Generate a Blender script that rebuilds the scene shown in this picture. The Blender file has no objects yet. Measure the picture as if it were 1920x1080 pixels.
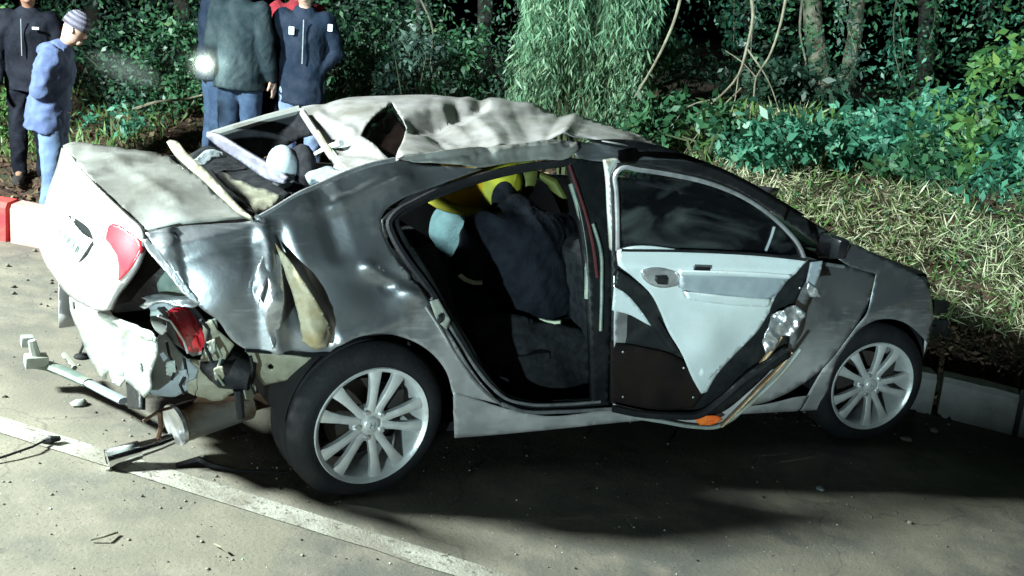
import bpy, bmesh, math, random
import numpy as np
from mathutils import Vector, Matrix, noise
from mathutils.geometry import delaunay_2d_cdt
random.seed(7); rng = np.random.default_rng(7)
S = bpy.context.scene
COL = S.collection
# ------------------------------------------------------------------ camera and frames
F_PX = 2100.0
Rc = np.array([[0.8536728557591768, -0.5001721353464503, 0.14515677856352965],
               [-0.0126409781671511, -0.29853070749884447, -0.9543163114770756],
               [0.5206561831102624, 0.8128390072475646, -0.2611702266450772]])   # car axes in camera axes
Tc = np.array([-0.9930196015736441, 0.56533973849587, 4.964524359982979])
up = np.array([.085, -.96, -.26]); up /= np.linalg.norm(up)
fw = np.array([0, 0, 1.0]) - up[2]*up; fw /= np.linalg.norm(fw)
rt = np.cross(fw, up); rt /= np.linalg.norm(rt)
Q = np.array([rt, fw, up])                       # camera axes (x right, y down, z forward) to world
CAM = np.array([0, 0, 1.95])
def ray_w(px, py):
    d = np.stack([(np.asarray(px, float)-960)/F_PX, (np.asarray(py, float)-540)/F_PX, np.ones_like(np.asarray(px, float))], -1)
    return d @ Q.T
cam = bpy.data.cameras.new('camera'); camo = bpy.data.objects.new('camera', cam); COL.objects.link(camo)
cam.sensor_width = 36; cam.lens = 36*F_PX/1920; cam.clip_start = .1; cam.clip_end = 400
Mc = np.eye(4); Mc[:3, 0] = Q[:, 0]; Mc[:3, 1] = -Q[:, 1]; Mc[:3, 2] = -Q[:, 2]; Mc[:3, 3] = CAM
camo.matrix_world = Matrix(Mc.tolist()); S.camera = camo
# ------------------------------------------------------------------ light
W = bpy.data.worlds.new('World'); S.world = W; W.use_nodes = True
nt = W.node_tree; bg = nt.nodes['Background']
sky = nt.nodes.new('ShaderNodeTexSky'); sky.sky_type = 'NISHITA'; sky.sun_disc = False
sky.sun_elevation = math.radians(-4); sky.sun_rotation = math.radians(200)
nt.links.new(sky.outputs[0], bg.inputs[0]); bg.inputs[1].default_value = .12
def lamp(name, kind, cpos, h, target, energy, color, size=.3, spot=None):
    """cpos: camera-space x, z; h: height in metres above the camera foot."""
    l = bpy.data.lights.new(name, kind); l.energy = energy; l.color = color
    if kind == 'AREA': l.size = size
    else: l.shadow_soft_size = size
    if spot: l.spot_size = math.radians(spot); l.spot_blend = .4
    o = bpy.data.objects.new(name, l); COL.objects.link(o)
    o.location = (cpos[0], cpos[1], h)
    o.rotation_euler = (Vector(target)-o.location).to_track_quat('-Z', 'Y').to_euler()
    return o
lamp('flood_lamp', 'SPOT', (-6.7, 2.75), 4.5, (.2, 6.2, .3), 13000, (.86, 1, .97), .42, 116)
lamp('headlight_lamp', 'SPOT', (-4.2, -11), .95, (.8, 6, 6.4), 18000, (.70, .97, 1), .12, 44)
S.view_settings.view_transform = 'Standard'; S.view_settings.look = 'None'
S.view_settings.exposure = 0; S.view_settings.gamma = 1; S.view_settings.use_curve_mapping = False
# ------------------------------------------------------------------ frames of the car and the ground
def car2w(p): return (np.asarray(p, float) @ Rc.T + Tc) @ Q.T + CAM
MCAR = np.eye(4); MCAR[:3, :3] = Q @ Rc; MCAR[:3, 3] = Q @ Tc + CAM
OC = Rc.T @ (-Tc)                                 # camera in car axes
def ray_c(px, py):
    d = np.stack([(np.asarray(px, float)-960)/F_PX, (np.asarray(py, float)-540)/F_PX, np.ones_like(np.asarray(px, float))], -1)
    return d @ Rc                                 # R^T d
GP = car2w([0, -.87, .05]); GN = Q @ Rc @ (np.array([.0185, 0, 1])/np.linalg.norm([.0185, 0, 1]))
def gz(x, y): return GP[2] - (GN[0]*(x-GP[0]) + GN[1]*(y-GP[1]))/GN[2]
def at(px, py, h=0.0):
    d = ray_w(px, py); P0 = GP + np.array([0, 0, h])
    return CAM + d*(((P0-CAM) @ GN)/(d @ GN))
def atd(px, py, depth): return CAM + ray_w(px, py)*depth
def prj(p):
    c = (np.asarray(p)-CAM) @ Q
    return 960+F_PX*c[0]/c[2], 540+F_PX*c[1]/c[2]
# kerb line
_k = [at(0, 452), at(70, 467), at(1740, 776), at(1920, 822)]
KX = np.array([-30, _k[0][0], _k[2][0], _k[3][0], 30.])
sl0 = (_k[2][1]-_k[0][1])/(_k[2][0]-_k[0][0]); sl1 = (_k[3][1]-_k[2][1])/(_k[3][0]-_k[2][0])
sl1 = .5*(sl0+sl1)
KY = np.array([_k[0][1]+sl0*(-30-_k[0][0]), _k[0][1], _k[2][1], _k[3][1], _k[3][1]+sl1*(30-_k[3][0])])
def ky(x): return np.interp(x, KX, KY)
def sm(a, b, t): t = np.clip((t-a)/(b-a), 0, 1); return t*t*(3-2*t)
KH = .23
def gh(x, y):
    """terrain height"""
    d = y-ky(x)
    r = sm(.3, 2.2, x)
    g = gz(x, y)
    hr = g+sm(0, .35, d-.14)*.17+1.02*sm(.3, 3.4, d)
    hl = (g+.06)*(1-sm(.05, 1.4, d))+sm(.05, 1.4, d)*(-.12+.16*sm(1.8, 3.2, d)+.5*sm(3.4, 7.5, d))
    return np.where(d > .1, hr*r+hl*(1-r), g-.25)
# ------------------------------------------------------------------ materials
MATS = {}
def lk(t, a, b): t.links.new(a, b)
def mat(name, col, rough=.6, metal=0., col2=None, nscale=6., bump=0., bscale=40., mix=(.4, .6), emit=None, trans=0., coat=0.,
        rvar=0., alpha=1., col3=None, n3=40., mix3=(.55, .62), spec=.5, coords='Object', stretch=None, detail=6, bdist=.01):
    m = bpy.data.materials.new(name); m.use_nodes = True; t = m.node_tree; b = t.nodes['Principled BSDF']
    b.inputs['Base Color'].default_value = (*col, 1); b.inputs['Roughness'].default_value = rough
    b.inputs['Metallic'].default_value = metal; b.inputs['Specular IOR Level'].default_value = spec
    if trans: b.inputs['Transmission Weight'].default_value = trans
    if coat: b.inputs['Coat Weight'].default_value = coat; b.inputs['Coat Roughness'].default_value = .08
    if alpha < 1: b.inputs['Alpha'].default_value = alpha
    if emit: b.inputs['Emission Color'].default_value = (*emit[:3], 1); b.inputs['Emission Strength'].default_value = emit[3]
    tc = t.nodes.new('ShaderNodeTexCoord'); vec = tc.outputs[coords]
    if stretch:
        mp = t.nodes.new('ShaderNodeMapping'); mp.inputs['Scale'].default_value = stretch; lk(t, vec, mp.inputs[0]); vec = mp.outputs[0]
    def nz(s, det=detail, ro=.6):
        n = t.nodes.new('ShaderNodeTexNoise'); n.inputs['Scale'].default_value = s; n.inputs['Detail'].default_value = det
        n.inputs['Roughness'].default_value = ro; lk(t, vec, n.inputs['Vector']); return n.outputs['Fac']
    def ramp(f, a, c):
        r = t.nodes.new('ShaderNodeMapRange'); r.inputs[1].default_value = a; r.inputs[2].default_value = c; lk(t, f, r.inputs[0]); return r.outputs[0]
    if col2:
        mx = t.nodes.new('ShaderNodeMix'); mx.data_type = 'RGBA'; mx.inputs[6].default_value = (*col, 1); mx.inputs[7].default_value = (*col2, 1)
        lk(t, ramp(nz(nscale), *mix), mx.inputs[0]); out = mx.outputs[2]
        if col3:
            m3 = t.nodes.new('ShaderNodeMix'); m3.data_type = 'RGBA'; m3.inputs[7].default_value = (*col3, 1); lk(t, out, m3.inputs[6])
            lk(t, ramp(nz(n3), *mix3), m3.inputs[0]); out = m3.outputs[2]
        lk(t, out, b.inputs['Base Color'])
    if rvar:
        r = t.nodes.new('ShaderNodeMapRange'); r.inputs[1].default_value = .35; r.inputs[2].default_value = .65
        r.inputs[3].default_value = max(rough-rvar, .02); r.inputs[4].default_value = min(rough+rvar, 1)
        lk(t, nz(nscale*1.7), r.inputs[0]); lk(t, r.outputs[0], b.inputs['Roughness'])
    if bump:
        bm = t.nodes.new('ShaderNodeBump'); bm.inputs['Strength'].default_value = bump; bm.inputs['Distance'].default_value = bdist
        lk(t, nz(bscale, 4), bm.inputs['Height']); lk(t, bm.outputs[0], b.inputs['Normal'])
    MATS[name] = m; return m
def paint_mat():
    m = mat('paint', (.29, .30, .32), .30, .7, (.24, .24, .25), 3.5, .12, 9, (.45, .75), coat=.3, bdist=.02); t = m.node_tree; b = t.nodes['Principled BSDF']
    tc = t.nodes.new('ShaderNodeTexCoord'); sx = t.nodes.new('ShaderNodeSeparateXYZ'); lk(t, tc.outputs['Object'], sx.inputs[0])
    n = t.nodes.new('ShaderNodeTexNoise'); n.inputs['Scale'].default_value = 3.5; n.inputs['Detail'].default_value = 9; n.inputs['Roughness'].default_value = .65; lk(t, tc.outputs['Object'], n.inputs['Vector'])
    h = t.nodes.new('ShaderNodeMapRange'); h.inputs[1].default_value = .78; h.inputs[2].default_value = .42; h.inputs[3].default_value = 0; h.inputs[4].default_value = .9; lk(t, sx.outputs[2], h.inputs[0])  # paler towards the sill: light thrown up from the road, put into the colour
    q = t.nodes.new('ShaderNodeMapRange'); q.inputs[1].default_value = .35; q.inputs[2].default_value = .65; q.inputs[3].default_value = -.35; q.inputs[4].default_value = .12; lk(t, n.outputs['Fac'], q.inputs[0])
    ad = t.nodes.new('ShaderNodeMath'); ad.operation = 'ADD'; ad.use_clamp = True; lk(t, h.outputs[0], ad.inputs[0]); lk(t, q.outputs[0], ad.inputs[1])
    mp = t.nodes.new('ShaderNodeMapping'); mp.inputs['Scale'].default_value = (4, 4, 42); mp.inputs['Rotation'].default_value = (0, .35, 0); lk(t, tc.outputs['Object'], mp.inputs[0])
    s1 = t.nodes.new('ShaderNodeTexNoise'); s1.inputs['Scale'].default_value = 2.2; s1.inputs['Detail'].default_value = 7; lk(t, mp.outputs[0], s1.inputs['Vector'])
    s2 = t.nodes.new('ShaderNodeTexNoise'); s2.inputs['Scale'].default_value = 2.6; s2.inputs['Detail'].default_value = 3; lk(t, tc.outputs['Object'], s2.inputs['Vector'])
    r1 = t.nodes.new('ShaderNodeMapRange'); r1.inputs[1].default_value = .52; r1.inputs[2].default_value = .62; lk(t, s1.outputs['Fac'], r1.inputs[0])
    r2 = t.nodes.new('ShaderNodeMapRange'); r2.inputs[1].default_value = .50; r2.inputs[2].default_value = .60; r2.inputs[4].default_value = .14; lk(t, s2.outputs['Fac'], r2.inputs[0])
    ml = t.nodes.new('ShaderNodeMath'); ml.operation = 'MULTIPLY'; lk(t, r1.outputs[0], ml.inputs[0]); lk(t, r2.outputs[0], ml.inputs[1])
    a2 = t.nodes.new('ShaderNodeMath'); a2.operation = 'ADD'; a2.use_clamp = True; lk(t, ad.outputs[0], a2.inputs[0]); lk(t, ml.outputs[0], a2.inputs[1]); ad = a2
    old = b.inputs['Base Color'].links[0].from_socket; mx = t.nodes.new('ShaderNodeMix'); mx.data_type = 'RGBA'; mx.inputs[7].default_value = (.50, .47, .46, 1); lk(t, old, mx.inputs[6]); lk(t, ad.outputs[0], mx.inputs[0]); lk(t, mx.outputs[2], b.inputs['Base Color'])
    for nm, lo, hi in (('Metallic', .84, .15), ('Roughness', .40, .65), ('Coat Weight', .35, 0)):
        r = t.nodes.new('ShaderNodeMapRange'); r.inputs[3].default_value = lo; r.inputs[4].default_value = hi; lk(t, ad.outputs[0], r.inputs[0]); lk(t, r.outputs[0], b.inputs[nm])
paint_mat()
mat('paint_dusty', (.23, .23, .215), .55, .3, (.14, .135, .12), 4, .25, 14, (.35, .65), rvar=.1, bdist=.01)
mat('roof_paint', (.36, .345, .345), .45, .3, (.22, .205, .18), 5, .2, 12, (.4, .7), rvar=.12)
mat('pale_metal', (.31, .34, .32), .5, .15, (.24, .235, .19), 7, .2, 30, (.45, .65), col3=(.2, .17, .12), n3=9, mix3=(.62, .72))
mat('beige_metal', (.26, .25, .19), .6, .1, (.14, .13, .09), 9, .25, 30, (.4, .7))
mat('dirty_fold', (.26, .19, .09), .6, .1, (.33, .29, .20), 14, .3, 40, (.35, .6), col3=(.2, .15, .08), n3=20, mix3=(.58, .7))
mat('bright_metal', (.72, .73, .75), .3, .8, (.5, .5, .52), 15, .2, 30)
mat('alloy', (.66, .67, .67), .36, .45, (.5, .5, .49), 14, .1, 60, (.4, .7), rvar=.06)
mat('rubber', (.007, .007, .009), .75, 0, (.016, .015, .015), 8, .35, 60, (.45, .75), spec=.25)
mat('black_plastic', (.008, .009, .010), .45, 0, (.02, .02, .02), 10, .2, 60, (.5, .8), rvar=.1, spec=.25)
mat('recess_black', (.01, .012, .012), .8, 0, spec=.1)
mat('black_gloss', (.012, .013, .015), .12, 0, coat=.5)
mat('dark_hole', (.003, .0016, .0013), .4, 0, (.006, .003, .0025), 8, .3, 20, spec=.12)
mat('cloth_dark', (.012, .012, .015), .9, 0, (.02, .02, .023), 30, .3, 200, spec=.1)
mat('seat_cloth', (.022, .024, .027), .9, 0, (.012, .012, .014), 25, .4, 220, spec=.1)
mat('headliner', (.40, .42, .33), .9, 0, (.32, .33, .26), 8, .2, 80)
mat('trim_white', (.46, .50, .51), .75, 0, (.42, .44, .43), 5, .15, 160, (.4, .7))
mat('trim_grey', (.24, .27, .29), .5, 0, (.2, .22, .24), 12, .1, 160)
mat('trim_lilac', (.16, .155, .20), .6, 0, (.11, .105, .14), 12, .1, 90)
mat('airbag', (.27, .31, .33), .85, 0, (.19, .22, .24), 12, .4, 30)
mat('red_lens', (.5, .012, .025), .18, 0, (.42, .01, .02), 9, .04, 30, coat=.6)
mat('pink_lens', (.55, .035, .05), .3, 0, (.42, .02, .03), 6, .03, 30, coat=.2)
mat('orange_lens', (.9, .22, .03), .2, 0, (.8, .12, .02), 30, .3, 90, coat=.6)
mat('chrome', (.75, .76, .78), .16, 1., rvar=.05)
mat('rust', (.07, .035, .02), .85, .1, (.14, .08, .045), 12, .5, 50, (.35, .65))
mat('muffler_steel', (.48, .46, .42), .42, .7, (.26, .17, .10), 5, .25, 30, (.5, .62))
mat('seat_belt', (.13, .025, .03), .8); mat('plate', (.66, .70, .68), .4, .1, (.58, .62, .6), 20); mat('plate_ink', (.16, .2, .2), .5)
mat('hose_green', (.10, .14, .12), .6, .1, (.2, .22, .18), 12)
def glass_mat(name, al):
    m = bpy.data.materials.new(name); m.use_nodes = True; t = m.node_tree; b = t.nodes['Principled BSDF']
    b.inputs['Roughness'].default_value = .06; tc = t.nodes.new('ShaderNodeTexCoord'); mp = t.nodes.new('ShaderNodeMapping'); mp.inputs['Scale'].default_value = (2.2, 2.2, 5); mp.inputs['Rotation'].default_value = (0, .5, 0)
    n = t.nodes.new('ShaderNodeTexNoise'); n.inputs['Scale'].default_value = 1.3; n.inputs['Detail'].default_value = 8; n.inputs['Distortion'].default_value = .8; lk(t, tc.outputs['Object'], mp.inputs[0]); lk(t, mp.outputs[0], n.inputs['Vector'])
    x = t.nodes.new('ShaderNodeMix'); x.data_type = 'RGBA'; x.inputs[6].default_value = (.002, .003, .005, 1); x.inputs[7].default_value = (.075, .085, .085, 1)  # pale smears painted in for broken reflections on the glass
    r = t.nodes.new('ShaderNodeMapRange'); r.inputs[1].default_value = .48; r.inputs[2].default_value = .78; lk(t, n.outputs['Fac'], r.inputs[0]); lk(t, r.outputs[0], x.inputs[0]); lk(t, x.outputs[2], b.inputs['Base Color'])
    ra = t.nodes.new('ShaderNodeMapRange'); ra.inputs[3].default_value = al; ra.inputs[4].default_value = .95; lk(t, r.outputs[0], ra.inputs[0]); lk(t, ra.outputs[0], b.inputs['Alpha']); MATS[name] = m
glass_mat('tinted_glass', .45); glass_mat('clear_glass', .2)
# ------------------------------------------------------------------ mesh helpers
def tag(o, label=None, cat=None, group=None, kind=None):
    if label: o['label'] = label
    if cat: o['category'] = cat
    if group: o['group'] = group
    if kind: o['kind'] = kind
    return o
def empty(name, label, cat, loc=(0, 0, 0), group=None, rz=0):
    o = bpy.data.objects.new(name, None); COL.objects.link(o); o.location = loc; o.rotation_euler = (0, 0, rz)
    o.empty_display_size = .1
    return tag(o, label, cat, group)
def mk(name, V, Fs, m=None, parent=None, smooth=True, auto=None):
    me = bpy.data.meshes.new(name)
    V = np.asarray(V, dtype=np.float32); 
    if isinstance(Fs, np.ndarray):
        n, k = Fs.shape; me.vertices.add(len(V)); me.vertices.foreach_set('co', V.ravel())
        me.loops.add(n*k); me.loops.foreach_set('vertex_index', Fs.astype(np.int32).ravel())
        me.polygons.add(n); me.polygons.foreach_set('loop_start', np.arange(0, n*k, k, dtype=np.int32))
        me.update(calc_edges=True); me.validate()
    else:
        me.from_pydata([tuple(map(float, v)) for v in V], [], [tuple(int(i) for i in f) for f in Fs])
    o = bpy.data.objects.new(name, me); COL.objects.link(o)
    if m: me.materials.append(MATS[m] if isinstance(m, str) else m)
    if smooth: me.polygons.foreach_set('use_smooth', np.ones(len(me.polygons), dtype=bool))
    if auto:
        try: me.set_sharp_from_angle(angle=math.radians(auto))
        except Exception: pass
    if parent: o.parent = parent
    return o
class MB:
    def __init__(s): s.V = []; s.F = []
    def add(s, V, Fs):
        n = len(s.V); s.V += [tuple(v) for v in V]; s.F += [tuple(i+n for i in f) for f in Fs]; return s
    def box(s, c, d, R=None, bev=0.):
        c = np.array(c, float); x, y, z = np.array(d, float)/2
        if bev:
            bm = bmesh.new(); bmesh.ops.create_cube(bm, size=1)
            bmesh.ops.scale(bm, vec=(2*x, 2*y, 2*z), verts=bm.verts)
            bmesh.ops.bevel(bm, geom=bm.edges[:], offset=bev, segments=2, affect='EDGES', profile=.6)
            V = np.array([v.co[:] for v in bm.verts]); Fs = [[v.index for v in f.verts] for f in bm.faces]; bm.free()
        else:
            V = np.array([(i*x, j*y, k*z) for i in (-1, 1) for j in (-1, 1) for k in (-1, 1)])
            Fs = [(0, 1, 3, 2), (4, 6, 7, 5), (0, 4, 5, 1), (2, 3, 7, 6), (0, 2, 6, 4), (1, 5, 7, 3)]
        if R is not None: V = V @ np.array(R).T
        return s.add(V+c, Fs)
    def tube(s, P, r, n=8, cap=True, flat=1.0):
        P = [np.array(p, float) for p in P]; r = r if hasattr(r, '__len__') else [r]*len(P)
        V = []; prev = None
        for i, p in enumerate(P):
            t = P[min(i+1, len(P)-1)]-P[max(i-1, 0)]; t = t/(np.linalg.norm(t)+1e-9)
            if prev is None:
                a = np.array([0, 0, 1.]) if abs(t[2]) < .9 else np.array([1., 0, 0]); u = np.cross(t, a)
            else: u = prev-t*(prev @ t)
            u /= np.linalg.norm(u)+1e-9; prev = u; w = np.cross(t, u)
            for k in range(n):
                a = 2*math.pi*k/n; V.append(p+r[i]*(math.cos(a)*u+flat*math.sin(a)*w))
        Fs = [(i*n+k, i*n+(k+1) % n, (i+1)*n+(k+1) % n, (i+1)*n+k) for i in range(len(P)-1) for k in range(n)]
        if cap: Fs += [tuple(range(n))[::-1], tuple((len(P)-1)*n+k for k in range(n))]
        return s.add(V, Fs)
    def lathe(s, prof, n=48, c=(0, 0, 0), sq=None):
        """prof: (radius, y) pairs, axis y."""
        V = []; k = len(prof)
        for i in range(n):
            a = 2*math.pi*i/n
            for r, y in prof: V.append((r*math.cos(a), y, r*math.sin(a)))
        V = np.array(V)+np.array(c)
        return s.add(V, [(i*k+j, ((i+1) % n)*k+j, ((i+1) % n)*k+j+1, i*k+j+1) for i in range(n) for j in range(k-1)])
    def ell(s, c, r, nu=16, nv=10, R=None, fn=None):
        V = []
        for j in range(nv+1):
            ph = math.pi*j/nv
            for i in range(nu):
                th = 2*math.pi*i/nu; v = np.array([math.sin(ph)*math.cos(th), math.sin(ph)*math.sin(th), math.cos(ph)])
                if fn: v = v*fn(v)
                V.append(v*np.array(r))
        V = np.array(V)
        if R is not None: V = V @ np.array(R).T
        return s.add(V+np.array(c), [(j*nu+i, (j+1)*nu+i, (j+1)*nu+(i+1) % nu, j*nu+(i+1) % nu) for j in range(nv) for i in range(nu)])
    def build(s, name, m, parent=None, smooth=True, auto=35): return mk(name, s.V, s.F, m, parent, smooth, auto)
def catmull(P, step, closed=True, corner=42):
    P = np.array(P, float); n = len(P); out = []
    rngs = range(n if closed else n-1)
    def tang(i):
        if not closed and i in (0, n-1): return None
        a = P[(i-1) % n]; b = P[i % n]; c = P[(i+1) % n]; u = b-a; v = c-b
        cs = (u[:2] @ v[:2])/(np.linalg.norm(u[:2])*np.linalg.norm(v[:2])+1e-9)
        if math.degrees(math.acos(max(-1, min(1, cs)))) > corner: return None
        lu, lv = np.linalg.norm(u), np.linalg.norm(v)
        return (u/lu*lv+v/lv*lu)/(lu+lv)          # unit-ish tangent
    for i in rngs:
        a, b = P[i], P[(i+1) % n]; L = np.linalg.norm((b-a)[:2]) if P.shape[1] == 2 else np.linalg.norm(b-a)
        ta, tb = tang(i), tang((i+1) % n); d = (b-a)
        ta = d if ta is None else ta*L; tb = d if tb is None else tb*L
        k = max(1, int(round(L/step)))
        for j in range(k):
            t = j/k; out.append((2*t**3-3*t*t+1)*a+(t**3-2*t*t+t)*ta+(-2*t**3+3*t*t)*b+(t**3-t*t)*tb)
    if not closed: out.append(P[-1])
    return np.array(out)
def inpoly(P, X, Y):
    c = np.zeros(len(X), bool); n = len(P)
    for i in range(n):
        x1, y1 = P[i]; x2, y2 = P[(i+1) % n]
        if y1 == y2: continue
        c ^= ((y1 > Y) != (y2 > Y)) & (X < (x2-x1)*(Y-y1)/(y2-y1)+x1)
    return c
_zt = np.linspace(-.4, 1.8, 221); _yt = np.interp(_zt, [-.2, .1, .25, .35, .5, .62, .8, .95, 1.02, 1.1, 1.2, 1.3, 1.42, 1.6], [.72, .755, .81, .838, .868, .885, .876, .845, .80, .755, .695, .64, .58, .45])
_kn = np.exp(-np.linspace(-2.4, 2.4, 15)**2/2); _kn /= _kn.sum(); _ys = np.convolve(np.pad(_yt, 7, mode='edge'), _kn, 'valid')
# side surface of the car: y = -Yf(x, z)
def Yf(x, z):
    y = np.interp(z, _zt, _ys)
    y = y-.35*np.clip(-.3-x, 0, 2)**2-.42*np.clip(x-2.9, 0, 2)**2
    return np.maximum(y, .1)
def side_pts(px, py, off=0.):
    d = ray_c(px, py); y = np.full(np.shape(px), -.85)
    for _ in range(30):
        t = (y-OC[1])/d[..., 1]; p = OC+d*t[..., None]; y = .5*y+.5*(-(Yf(p[..., 0], p[..., 2])+off))
    t = (y-OC[1])/d[..., 1]; return OC+d*t[..., None]
def cpt(px, py, ax, v):
    d = ray_c(px, py); i = 'xyz'.index(ax); return OC+d*((v-OC[i])/d[i])
def tps(P, w, q, lam=1e-3):
    P = np.array(P, float)/400; q = np.array(q, float)/400; n = len(P)
    U = lambda r2: np.where(r2 > 1e-12, r2*np.log(r2+1e-12), 0)
    K = U(((P[:, None]-P[None])**2).sum(-1))+lam*np.eye(n); A = np.zeros((n+3, n+3)); A[:n, :n] = K
    A[:n, n:] = np.c_[np.ones(n), P]; A[n:, :n] = A[:n, n:].T
    c = np.linalg.lstsq(A, np.r_[w, 0, 0, 0], rcond=None)[0]
    return U(((q[:, None]-P[None])**2).sum(-1)) @ c[:n]+np.c_[np.ones(len(q)), q] @ c[n:]
def ridged(p, s): return 1-2*abs(noise.noise(Vector((p[0]*s, p[1]*s, p[2]*s))))
def facet_field(X, Y, n, amp, seed, edge=.25):
    r_ = np.random.default_rng(seed); x0, x1, y0, y1 = X.min()-20, X.max()+20, Y.min()-20, Y.max()+20
    sx = np.r_[r_.uniform(x0, x1, n), x0, x1, x0, x1]; sy = np.r_[r_.uniform(y0, y1, n), y0, y0, y1, y1]; h = np.r_[r_.uniform(-1, 1, n), 0, 0, 0, 0]*amp
    v, _, f, ov, _, _ = delaunay_2d_cdt([Vector((a, b)) for a, b in zip(sx, sy)], [], [], 0, 1e-5); D = np.zeros(len(X)); hv = [h[o[0]] for o in ov]
    for t in f:
        (ax, ay), (bx, by), (cx, cy) = [v[i][:] for i in t]; d = (by-cy)*(ax-cx)+(cx-bx)*(ay-cy)
        if abs(d) < 1e-9: continue
        u = ((by-cy)*(X-cx)+(cx-bx)*(Y-cy))/d; w = ((cy-ay)*(X-cx)+(ax-cx)*(Y-cy))/d; k = (u >= 0) & (w >= 0) & (u+w <= 1)
        D[k] = (u*hv[t[0]]+w*hv[t[1]]+(1-u-w)*hv[t[2]])[k]
    return D
def panel(name, outline, m, parent, ctrl=None, off=0., step=9, thick=.004, crumple=None, dents=(), creases=(), holes=(), dirn=None, label=None, smooth=True, facets=None, fmask=None, corner=42, auto=None):
    """outline: pixel points. Without ctrl the sheet lies on the side surface (+off); with ctrl [(px,py,axis,value)] on a thin-plate surface."""
    O = catmull([o[:2] for o in outline], step, True, corner)
    H = [catmull(h, step, True, corner) for h in holes]
    x0, y0 = O.min(0); x1, y1 = O.max(0)
    gx, gy = np.meshgrid(np.arange(x0+step/2, x1, step), np.arange(y0+step/2, y1, step)); gx[1::2] += step/2
    gx = gx.ravel()+rng.uniform(-1, 1, gx.size)*step*.12; gy = gy.ravel()+rng.uniform(-1, 1, gy.size)*step*.12
    k = inpoly(O, gx, gy)
    for h in H: k &= ~inpoly(h, gx, gy)
    g = np.c_[gx[k], gy[k]]
    B = [O]+H; allb = np.vstack(B)
    if len(g):
        dd = np.sqrt(((g[:, None]-allb[None])**2).sum(-1)).min(1); g = g[dd > step*.45]
    pts = np.vstack([allb, g]) if len(g) else allb
    E = []; n0 = 0
    for b in B: E += [(n0+i, n0+(i+1) % len(b)) for i in range(len(b))]; n0 += len(b)
    v2, _, f2, _, _, _ = delaunay_2d_cdt([Vector(p) for p in pts], E, [], 1 if not H else 0, 1e-4)
    v2 = np.array([v[:] for v in v2])
    if H:   # drop faces inside the holes
        ff = []
        for f in f2:
            c = v2[list(f)].mean(0)
            if inpoly(O, c[:1], c[1:2])[0] and not any(inpoly(h, c[:1], c[1:2])[0] for h in H): ff.append(f)
        f2 = ff
    X, Y = v2[:, 0], v2[:, 1]
    if ctrl is None: P = side_pts(X, Y, off)
    else:
        cp = [c for c in ctrl]
        w = []
        for c in cp:
            if c[2] == 's': p = side_pts(np.array([c[0]]), np.array([c[1]]), c[3])[0]
            else: p = cpt(*c)
            w.append(1/((p @ Rc.T+Tc)[2]))
        iv = tps([c[:2] for c in cp], np.array(w), v2); P = OC+ray_c(X, Y)/iv[:, None]
        if off: P = P-ray_c(X, Y)*off
    # normals from the faces, turned to the camera
    N = np.zeros_like(P)
    ori = 0
    for f in f2:
        nn = np.cross(P[f[1]]-P[f[0]], P[f[2]]-P[f[0]]); ori += nn @ (OC-P[f[0]])
        for i in f: N[i] += nn
    N /= np.linalg.norm(N, axis=1)[:, None]+1e-12
    flip = ori < 0; N *= -1 if flip else 1
    D = np.zeros(len(P))
    if crumple:
        for amp, sc in crumple: D += amp*np.array([ridged(p+3.1, sc) for p in P])
    for dx, dy, r, dep in dents: D += dep*np.exp(-((X-dx)**2+(Y-dy)**2)/(r*r))
    for (ax, ay, bx, by, wd, dep) in creases:
        t = np.clip(((X-ax)*(bx-ax)+(Y-ay)*(by-ay))/((bx-ax)**2+(by-ay)**2), 0, 1); q = np.hypot(X-ax-t*(bx-ax), Y-ay-t*(by-ay))
        D += dep*np.clip(1-q/wd, 0, 1)
    if facets:
        for n_, a_, s_ in facets: D += facet_field(X, Y, n_, a_, s_)*(1-np.exp(-((X-fmask[0])**2+(Y-fmask[1])**2)/fmask[2]**2) if fmask else 1)
    P = P+N*D[:, None]
    # outward winding
    fs = []
    for f in f2:
        fs.append(tuple(f)[::-1] if flip else tuple(f))
    o = mk(name, P, fs, m, parent, smooth, auto)
    if thick:
        md = o.modifiers.new('thickness', 'SOLIDIFY'); md.thickness = thick; md.offset = -1
    if label: o['label'] = label
    return o
def cpath(P, step=8):
    """pixel path (px,py[,axis,v]) on the side surface or on a plane -> car points"""
    q = catmull([p[:2] for p in P], step, False, 60); return side_pts(q[:, 0], q[:, 1])
def strip(name, P, r, m, parent, off=0., n=6, flat=1., step=8, label=None):
    q = catmull([p[:2] for p in P], step, False, 60); pts = side_pts(q[:, 0], q[:, 1], off)
    o = MB().tube(pts, r, n, flat=flat).build(name, m, parent)
    if label: o['label'] = label
    return o
exec_car = True
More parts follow.
